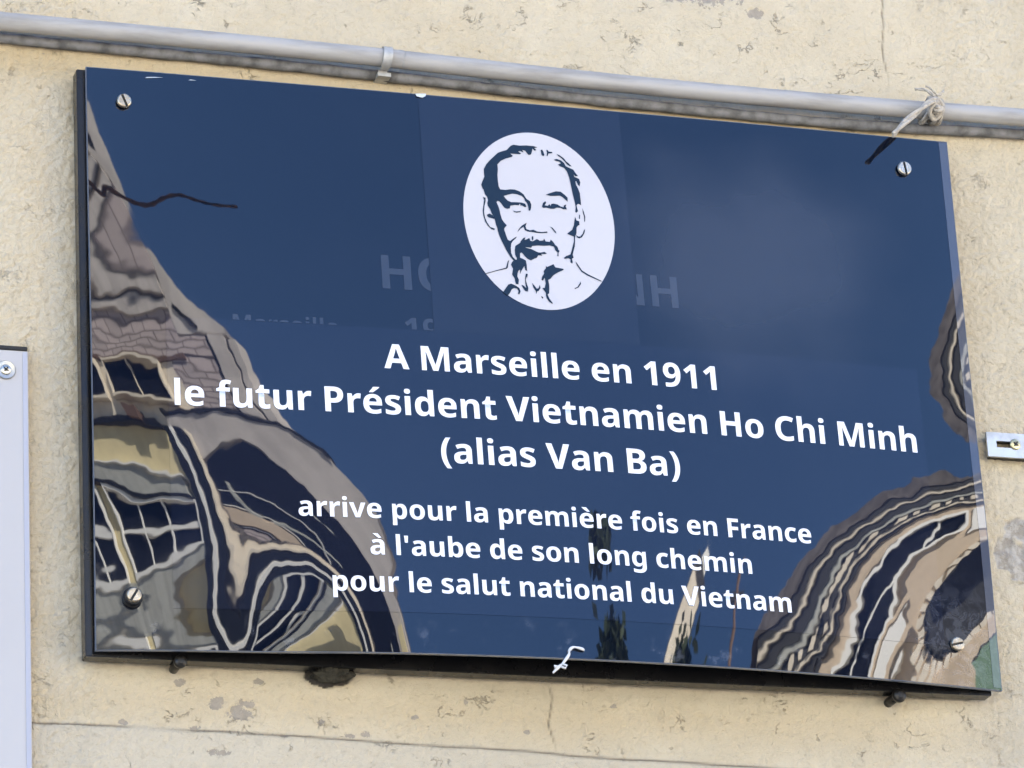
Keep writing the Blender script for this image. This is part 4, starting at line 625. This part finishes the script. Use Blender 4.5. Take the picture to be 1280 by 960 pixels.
for i in range(3):
    for j in range(3):
        if (i, j) == (1, 1): continue
        for y in (y0, y1):
            k = len(b.v); b.v += [Vector((xsn[i], y, zsn[j])), Vector((xsn[i+1], y, zsn[j])), Vector((xsn[i+1], y, zsn[j+1])), Vector((xsn[i], y, zsn[j+1]))]; b.f.append([k, k+1, k+2, k+3]); b.sm.append(False)
for P in ([(x0, zb), (x1, zb), (x1, zt), (x0, zt)], [(sa, sl), (sb, sl), (sb, su), (sa, su)]):
    for k in range(4):
        (a, c), (d, e) = P[k], P[(k+1) % 4]; i = len(b.v); b.v += [Vector((a, y0, c)), Vector((d, y0, e)), Vector((d, y1, e)), Vector((a, y1, c))]; b.f.append([i, i+1, i+2, i+3]); b.sm.append(False)
pl = b.build('plate', galv2, br)
bm = bmesh.new(); bm.from_mesh(pl.data); bmesh.ops.remove_doubles(bm, verts=bm.verts, dist=1e-6); bmesh.ops.recalc_face_normals(bm, faces=bm.faces); bm.to_mesh(pl.data); bm.free()
b = MB(); b.box(0.4745, 0.60, 0.0201, YW+0.003, ZC-0.0410, ZC-0.0345); b.box(0.4745, 0.60, 0.0201, YW+0.003, ZC-0.0235, ZC-0.0180); b.build('spacer', rubber, br)
cross_screw(0.5003, 0.0168, ZC-0.0285, 0.0058, worn('yellow zinc screw', (0.72, 0.66, 0.40), 0.3, 0.8, scale=120), br)
# ------------------------------------------------------------------ the square in front of the wall, seen in the plaque's reflection
def facade_part(name, mt, parent, *boxes, label=None):
    b = MB()
    for q in boxes: b.box(*q)
    o = b.build(name, mt, parent)
    if label: o['label'] = label
    return o
glass_m = mat('window glass', (0.015, 0.016, 0.022), 0.08, 0.0, 1.22)
wframe_m = worn('white window frame', (0.86, 0.84, 0.78), 0.5, var=0.08)
stone_m = mat('pinkish grey stone', (0.36, 0.31, 0.29), 0.85); g = G(stone_m)
bt = g.add('ShaderNodeTexBrick'); g.put(bt.inputs['Vector'], g.add('ShaderNodeMapping').outputs[0]); mpn = bt.inputs['Vector'].links[0].from_node; g.put(mpn.inputs[0], g.co); mpn.inputs['Rotation'].default_value = (R(90), 0, 0)
bt.inputs['Scale'].default_value = 1.0; bt.inputs['Brick Width'].default_value = 0.30; bt.inputs['Row Height'].default_value = 0.09; bt.inputs['Mortar Size'].default_value = 0.012
bt.inputs['Color1'].default_value = (0.52, 0.44, 0.41, 1); bt.inputs['Color2'].default_value = (0.42, 0.36, 0.335, 1); bt.inputs['Mortar'].default_value = (0.20, 0.165, 0.155, 1)
g.color(bt.outputs[0])
pale_m = worn('pale grey render', (0.58, 0.53, 0.48), 0.85, scale=2.5, var=0.25)
yellow_m = worn('yellow cream render', (0.74, 0.63, 0.36), 0.85, scale=2, var=0.15)
cream_m = worn('light cream render', (0.78, 0.69, 0.55), 0.85, scale=2, var=0.15)
beige_m = worn('tan render', (0.60, 0.48, 0.345), 0.85, scale=1.5, var=0.18)
greyb_m = worn('grey shutter paint', (0.46, 0.46, 0.41), 0.7, scale=3, var=0.25)
dark_m = worn('dark ironwork', (0.012, 0.012, 0.013), 0.5)
brown_m = worn('brown timber', (0.14, 0.085, 0.06), 0.7)
tile_m = worn('weathered roof tile', (0.13, 0.115, 0.11), 0.8, scale=6, var=0.5)
def window(parent, x0, x1, z0, z1, y, nx=2, nz=3, fr=0.07, mu=0.035, depth=0.14, frame=None):
    f = facade_part('window', frame or wframe_m, parent, (x0-fr, x0, y, y+depth, z0-fr, z1+fr), (x1, x1+fr, y, y+depth, z0-fr, z1+fr), (x0, x1, y, y+depth, z1, z1+fr), (x0, x1, y, y+depth, z0-fr, z0),
        *[(x0+(x1-x0)*k/nx-mu/2, x0+(x1-x0)*k/nx+mu/2, y, y+depth*0.5, z0, z1) for k in range(1, nx)], *[(x0, x1, y, y+depth*0.48, z0+(z1-z0)*k/nz-mu/2, z0+(z1-z0)*k/nz+mu/2) for k in range(1, nz)])
    facade_part('pane', glass_m, f, (x0, x1, y-0.02, y+0.02, z0, z1))
    return f
# ---- left building: a shop on the ground of a stepped street, its front turned 44 degrees
def frame(ox, oy, psi): return Matrix(((math.cos(psi), -math.sin(psi), 0, ox), (math.sin(psi), math.cos(psi), 0, oy), (0, 0, 1, 0), (0, 0, 0, 1)))
FL = frame(0, -25, 0.7619)      # local axes: s along the front, out of the front, up
def put(name, mt, parent, *boxes, M=None):
    b = MB()
    for q in boxes: b.box(*q)
    return b.xf(M or FL).build(name, mt, parent)
def poly(name, mt, parent, pts, y0, y1, M=None):
    return MB().prism(pts, y1, y0).xf(M or FL).build(name, mt, parent)
def win(parent, x0, x1, z0, z1, y, nx, nz, fr, mu, M=None, frame_m=None, gl=None):
    f = put('window', frame_m or wframe_m, parent, (x0-fr, x0, y, y+0.12, z0-fr, z1+fr), (x1, x1+fr, y, y+0.12, z0-fr, z1+fr), (x0, x1, y, y+0.12, z1, z1+fr), (x0, x1, y, y+0.12, z0-fr, z0),
        *[(x0+(x1-x0)*k/nx-mu/2, x0+(x1-x0)*k/nx+mu/2, y, y+0.06, z0, z1) for k in range(1, nx)], *[(x0, x1, y, y+0.055, z0+(z1-z0)*k/nz-mu/2, z0+(z1-z0)*k/nz+mu/2) for k in range(1, nz)], M=M)
    put('pane', gl or glass_m, f, (x0, x1, y-0.02, y+0.02, z0, z1), M=M); return f
lb = thing('corner_building', (0, -25, 0), 'tall pinkish stone corner building across the square, mirrored at the left of the plaque', 'building')
BK = -0.12
b = MB(); fp = [(-16, BK-0.005), (4.55, BK-0.005), (-1.2, -8), (-16, -8)]
b.v = [Vector((x, y, z)) for z in (0, 14.15) for x, y in fp]; b.f = [[3, 2, 1, 0], [4, 5, 6, 7]] + [[k, (k+1) % 4, 4+(k+1) % 4, 4+k] for k in range(4)]; b.sm = [False]*6
b.xf(FL).build('building_body', pale_m, lb)
put('wall', yellow_m, lb, (-16, 2.30, BK, 0, 0, 13.0)); put('wall', cream_m, lb, (-16, 3.3, BK, 0.01, 13.0, 13.95))
put('corner_wall', pale_m, lb, (2.30, 4.70, BK, 0.02, 0, 13.0)); put('corner_wall', stone_m, lb, (3.3, 4.68, BK, 0.02, 13.0, 13.95))
put('brick_frieze', stone_m, lb, (-16, 4.22, BK, 0.03, 13.96, 14.18)); put('brick_frieze', stone_m, lb, (-16, 3.7, BK, 0.03, 14.182, 14.36))
put('corner_pilaster', pale_m, lb, (4.30, 4.56, BK, 0.06, 13.0, 14.18)); put('corner_pilaster', pale_m, lb, (4.62, 4.74, BK, 0.06, 13.0, 14.14))
put('joint', dark_m, lb, (4.23, 4.29, BK, 0.03, 13.0, 14.18)); put('joint', dark_m, lb, (4.565, 4.615, BK, 0.03, 13.0, 14.16))
poly('roof_slope', pale_m, lb, [(3.71, 14.20), (4.60, 14.20), (4.62, 14.24), (4.15, 14.42), (3.80, 14.66), (3.71, 14.66)], BK, 0.04)
poly('roof_slope', dark_m, lb, [(3.80, 14.36), (4.12, 14.22), (4.16, 14.24), (3.84, 14.40)], 0.04, 0.055)
put('cornice', pale_m, lb, (-16, 3.7, BK, 0.06, 14.365, 14.44)); put('cornice', dark_m, lb, (-16, 3.7, BK, 0.05, 14.442, 14.465)); put('cornice', pale_m, lb, (-16, 3.7, BK, 0.08, 14.467, 14.54)); put('cornice', dark_m, lb, (-16, 3.7, BK, 0.07, 14.542, 14.562)); put('roof_edge', stone_m, lb, (2.6, 3.7, BK, 0.05, 14.564, 14.68))
put('roof_edge', stone_m, lb, (-16, 2.59, BK, 0.05, 14.564, 14.60)); put('string_course', brown_m, lb, (-16, 3.7, BK, 0.05, 13.90, 13.958))
# dark gallery openings under the frieze
for a, e in ((0.95, 2.95), (-1.6, 0.6), (-4.6, -2.2)):
    f = win(lb, a, e, 13.30, 13.84, 0.03, 2, 1, 0.04, 0.03, frame_m=cream_m); 
put('gutter', dark_m, lb, (-16, 2.2, 0, 0.10, 12.93, 13.0)); put('lamp_box', brown_m, lb, (1.2, 1.6, 0, 0.2, 12.95, 13.12))
put('shop_sign', greyb_m, lb, (-6.0, 2.14, 0, 0.10, 11.97, 12.26)); put('awning_edge', dark_m, lb, (-6.1, 2.2, 0, 0.16, 11.90, 11.965)); put('awning_edge', wframe_m, lb, (-6.1, 2.2, 0, 0.14, 12.262, 12.29))
win(lb, -1.30, 2.22, 11.06, 11.84, 0.02, 3, 2, 0.06, 0.075); win(lb, -5.4, -1.9, 11.06, 11.84, 0.02, 3, 2, 0.06, 0.075)
put('sill', greyb_m, lb, (-5.6, 2.40, 0, 0.12, 10.84, 11.0))
put('lower_window', glass_m, lb, (-3.0, -0.8, 0.0, 0.03, 9.0, 10.7))
for x0, x1, mm in ((2.31, 2.45, dark_m), (2.50, 2.58, wframe_m), (2.64, 2.80, dark_m), (2.86, 2.90, cream_m)): put('pipe', mm, lb, (x0, x1, 0.0, 0.16, 0, 12.95))
# grey arched shopfront on the corner
poly('stone_lintel', pale_m, lb, [(2.42, 12.55), (2.95, 12.60), (4.0, 13.04), (4.30, 12.86), (4.34, 12.2), (4.4, 6.0), (4.70, 6.0), (4.76, 12.6), (5.25, 12.75), (5.42, 12.98), (5.15, 13.22), (4.72, 13.34), (2.45, 13.10)], 0.02, 0.08)
poly('lintel_edge', dark_m, lb, [(2.42, 13.103), (4.72, 13.343), (5.15, 13.223), (5.17, 13.25), (4.73, 13.38), (2.42, 13.14)], 0.02, 0.10)
q = poly('shop_window', glass_m, lb, [(2.92, 6.0), (4.38, 6.0), (4.32, 12.2), (4.28, 12.84), (4.0, 13.0), (2.97, 12.57)], 0.02, 0.06)
for k, (x, z0_, z1_) in enumerate(((3.25, 6, 12.3), (3.62, 6, 12.1), (3.95, 6, 12.4))): put('mullion', greyb_m, q, (x, x+0.035, 0.06, 0.09, z0_, z1_))
for z_ in (11.4, 11.75, 12.1): put('transom', wframe_m, q, (3.0, 4.3, 0.06, 0.085, z_, z_+0.018))
put('display', stone_m, q, (3.0, 3.5, 0.06, 0.10, 10.9, 11.35)); put('display', beige_m, q, (3.0, 3.3, 0.06, 0.11, 11.45, 11.7))
put('cream_pier', yellow_m, lb, (4.45, 4.68, 0.08, 0.10, 6.0, 12.45))
# a dry shoot growing out of the wall above the picture
hx = spline([(-0.95, 0.03, 3.80), (-0.70, -0.60, 3.92), (-0.40, -1.35, 3.99), (-0.265, -1.5, 4.008), (-0.235, -1.5, 4.018), (-0.19, -1.5, 4.022), (-0.16, -1.5, 4.030), (-0.13, -1.5, 4.048), (-0.10, -1.5, 4.062), (-0.07, -1.5, 4.066), (-0.04, -1.5, 4.070), (0.0, -1.5, 4.080)], 6)
wire = MB(); wire.tube(hx, [0.0026*(1-0.5*k/len(hx))+0.0010*math.sin(k*0.8)**2 for k in range(len(hx))], 8); tag(wire.build('dry_twig', worn('dry bark', (0.42, 0.27, 0.19), 0.8, scale=60)), 'thin dry brown twig above, mirrored as a squiggle at the plaque\'s upper left', 'twig')
# ---- right building, front turned 24 degrees
FR = frame(20, -30, 0.4186)
rb = thing('tan_building', (20, -30, 0), 'tan building with dark eaves and an arched door, mirrored at the right of the plaque', 'building')
put('wall', beige_m, rb, (-1.5, 14, -0.9, 0, 0, 16.95), (0.2, 14, -9, -0.9, 0, 16.9), M=FR)
for k in range(3):
    poly('roof', tile_m, rb, [(-1.75+0.08*k, 17.70+0.085*k), (2.9-0.25*k, 17.70+0.085*k), (2.7-0.25*k, 17.78+0.085*k), (-1.7+0.08*k, 17.78+0.085*k)], -1.6, 0.22-0.04*k, M=FR)
put('roof', tile_m, rb, (2.5, 14.2, -1.6, 0.15, 17.70, 17.76), M=FR)
put('cornice', dark_m, rb, (-1.58, 14.1, -1, 0.20, 17.60, 17.695), M=FR); put('cornice', cream_m, rb, (-1.56, 14.1, -1, 0.18, 17.53, 17.598), M=FR); put('cornice', dark_m, rb, (-1.56, 14.1, -1, 0.15, 17.36, 17.528), M=FR)
put('cornice', greyb_m, rb, (-1.55, 14.1, -1, 0.13, 17.27, 17.358), M=FR); put('cornice', dark_m, rb, (-1.54, 14.1, -1, 0.09, 17.10, 17.268), M=FR); put('cornice', cream_m, rb, (-1.54, 14.1, -1, 0.08, 17.03, 17.098), M=FR); put('cornice', dark_m, rb, (-1.53, 14.1, -1, 0.05, 16.95, 17.028), M=FR)
for k in range(40): put('dentil', cream_m, rb, (-1.4+0.36*k, -1.25+0.36*k, 0.09, 0.13, 17.13, 17.23), M=FR)
put('pilaster', dark_m, rb, (0.55, 0.72, 0, 0.12, 0, 16.94), (0.80, 0.92, 0, 0.10, 0, 16.94), M=FR)
put('louvres', greyb_m, rb, *[(-0.9, 0.4, 0, 0.06, 14.9+0.12*k, 14.96+0.12*k) for k in range(14)], M=FR)
win(rb, 1.45, 2.75, 15.98, 16.62, 0.02, 2, 1, 0.09, 0.07, M=FR); win(rb, 3.9, 5.7, 15.85, 16.72, 0.02, 2, 1, 0.10, 0.09, M=FR); win(rb, 6.6, 8.2, 15.4, 16.6, 0.02, 2, 2, 0.10, 0.08, M=FR)
put('sign_board', wframe_m, rb, (3.0, 3.5, 0, 0.06, 15.7, 16.8), M=FR)
win(rb, 1.4, 2.4, 13.4, 15.0, 0.02, 2, 2, 0.09, 0.07, M=FR)
ac, aw, az_ = 4.35, 1.15, 14.45
f = poly('arched_door', dark_m, rb, [(ac-aw, 9.0), (ac+aw, 9.0)] + [(ac+aw*math.cos(R(a)), az_+0.85*math.sin(R(a))) for a in range(0, 181, 15)], 0.0, 0.05, M=FR)
for k in range(13):
    a0, a1 = R(180*k/13+2), R(180*(k+1)/13-2)
    poly('voussoir', cream_m, f, [(ac+(aw+.02)*math.cos(a0), az_+.87*math.sin(a0)), (ac+(aw+.02)*math.cos(a1), az_+.87*math.sin(a1)), (ac+(aw+.25)*math.cos(a1), az_+1.08*math.sin(a1)), (ac+(aw+.25)*math.cos(a0), az_+1.08*math.sin(a0))], 0.0, 0.12, M=FR)
for k in range(7): put('jamb_stone', cream_m, f, (ac-aw-0.24, ac-aw-0.03, 0, 0.10, 14.4-0.42*k-0.38, 14.4-0.42*k), M=FR); put('jamb_stone', cream_m, f, (ac+aw+0.03, ac+aw+0.24, 0, 0.10, 14.4-0.42*k-0.38, 14.4-0.42*k), M=FR)
put('door_leaf', glass_m, f, (ac-aw+0.1, ac-0.05, 0.05, 0.08, 9, 15.0), M=FR); put('green_hoarding', worn('green paint', (0.16, 0.27, 0.17), 0.6), rb, (6.4, 8.5, 0, 0.08, 12.4, 14.3), M=FR)
# ---- slender tower, poles and trees further off
tw = thing('mobile_crane', (-2.0, -50, 0), 'mobile crane with a long cream telescopic boom raised over the square', 'crane')
ux, uz = 0.726, 0.688
def boom(name, mt, l0, l1, hw, d):
    b = MB(); o = Vector((-2.0, -50, 1.75)); u = Vector((ux, 0, uz)); v = Vector((-uz, 0, ux))
    P = [o+u*l0-v*hw[0], o+u*l1-v*hw[1], o+u*l1+v*hw[1], o+u*l0+v*hw[0]]
    b.prism([(p.x, p.z) for p in P], -50+d, -50-d); return b.build(name, mt, tw)
boom('boom', cream_m, 0, 20, (0.50, 0.46), 0.45); boom('boom', cream_m, 20, 38.2, (0.42, 0.38), 0.36); boom('boom_edge', dark_m, 0, 38.6, (0.53, 0.40), 0.30); boom('boom_head', wframe_m, 38.2, 39.0, (0.30, 0.10), 0.25)
put('carrier', yellow_m, tw, (-6.5, 3.0, -51.3, -48.7, 0.7, 1.7), M=Matrix()); put('cab', cream_m, tw, (1.2, 3.0, -51.2, -48.8, 1.7, 3.0), M=Matrix())
for x in (-5.4, -3.8, 0.2, 2.0):
    for y in (-48.75, -51.25): wl = MB(); wl.lathe([(0, -0.2), (0.5, -0.2), (0.55, -0.1), (0.55, 0.1), (0.5, 0.2), (0, 0.2)], (x, y, 0.55), n=16); wl.build('wheel', rubber, tw)
mast = thing('antenna_mast', (27.6, -50, 0), 'thin brown antenna mast beside the crane boom', 'mast')
MB().tube([(28.4, -50, 0), (28.4, -50, 28.3)], [0.16, 0.08], 8).build('pole', brown_m, mast); facade_part('crossbar', dark_m, mast, (28.0, 28.8, -50.05, -49.95, 27.9, 28.0))
leaf_m = worn('tree leaves', (0.055, 0.075, 0.035), 0.6, scale=1.2, var=0.45); bark_m = worn('bark', (0.12, 0.10, 0.08), 0.9, scale=4)
def tree(x, y, hgt, rad, label, seed):
    rs = random.Random(seed); t = thing('tree', (x, y, 0), label, 'tree', 'trees in the square')
    b = MB(); b.tube([(x, y, 0), (x+0.1, y, hgt*0.35), (x, y+0.1, hgt*0.8)], [0.28, 0.2, 0.06], 8)
    cl = []
    for k in range(14):
        a = rs.random()*6.28; z = hgt*(0.35+0.55*rs.random()); q = rad*(0.3+0.7*rs.random())*math.sin(math.pi*min(0.98, (z/hgt-0.2)/0.85))
        p = Vector((x+q*math.cos(a), y+q*math.sin(a), z)); cl.append(p); b.tube([(x, y, z-hgt*0.15), tuple(p)], [0.08, 0.02], 5)
    b.build('trunk', bark_m, t)
    c = MB()
    for p in cl + [Vector((x, y, hgt*0.93))]:
        for _ in range(130):
            d = Vector((rs.gauss(0, 1), rs.gauss(0, 1), rs.gauss(0, 0.8)))*rad*0.17; o = p+d; u = Vector((rs.gauss(0,1), rs.gauss(0,1), rs.gauss(0,1))).normalized()*0.16; v = u.orthogonal().normalized()*0.09
            i = len(c.v); c.v += [o-u, o+v, o+u, o-v]; c.f.append([i, i+1, i+2, i+3]); c.sm.append(False)
    c.build('crown', leaf_m, t)
tree(19.4, -38.5, 22.9, 1.5, 'narrow dark green tree beside the crane boom', 1)
tree(15.0, -37.0, 23.7, 1.2, 'narrow dark green tree standing alone in the open gap of the square', 2)
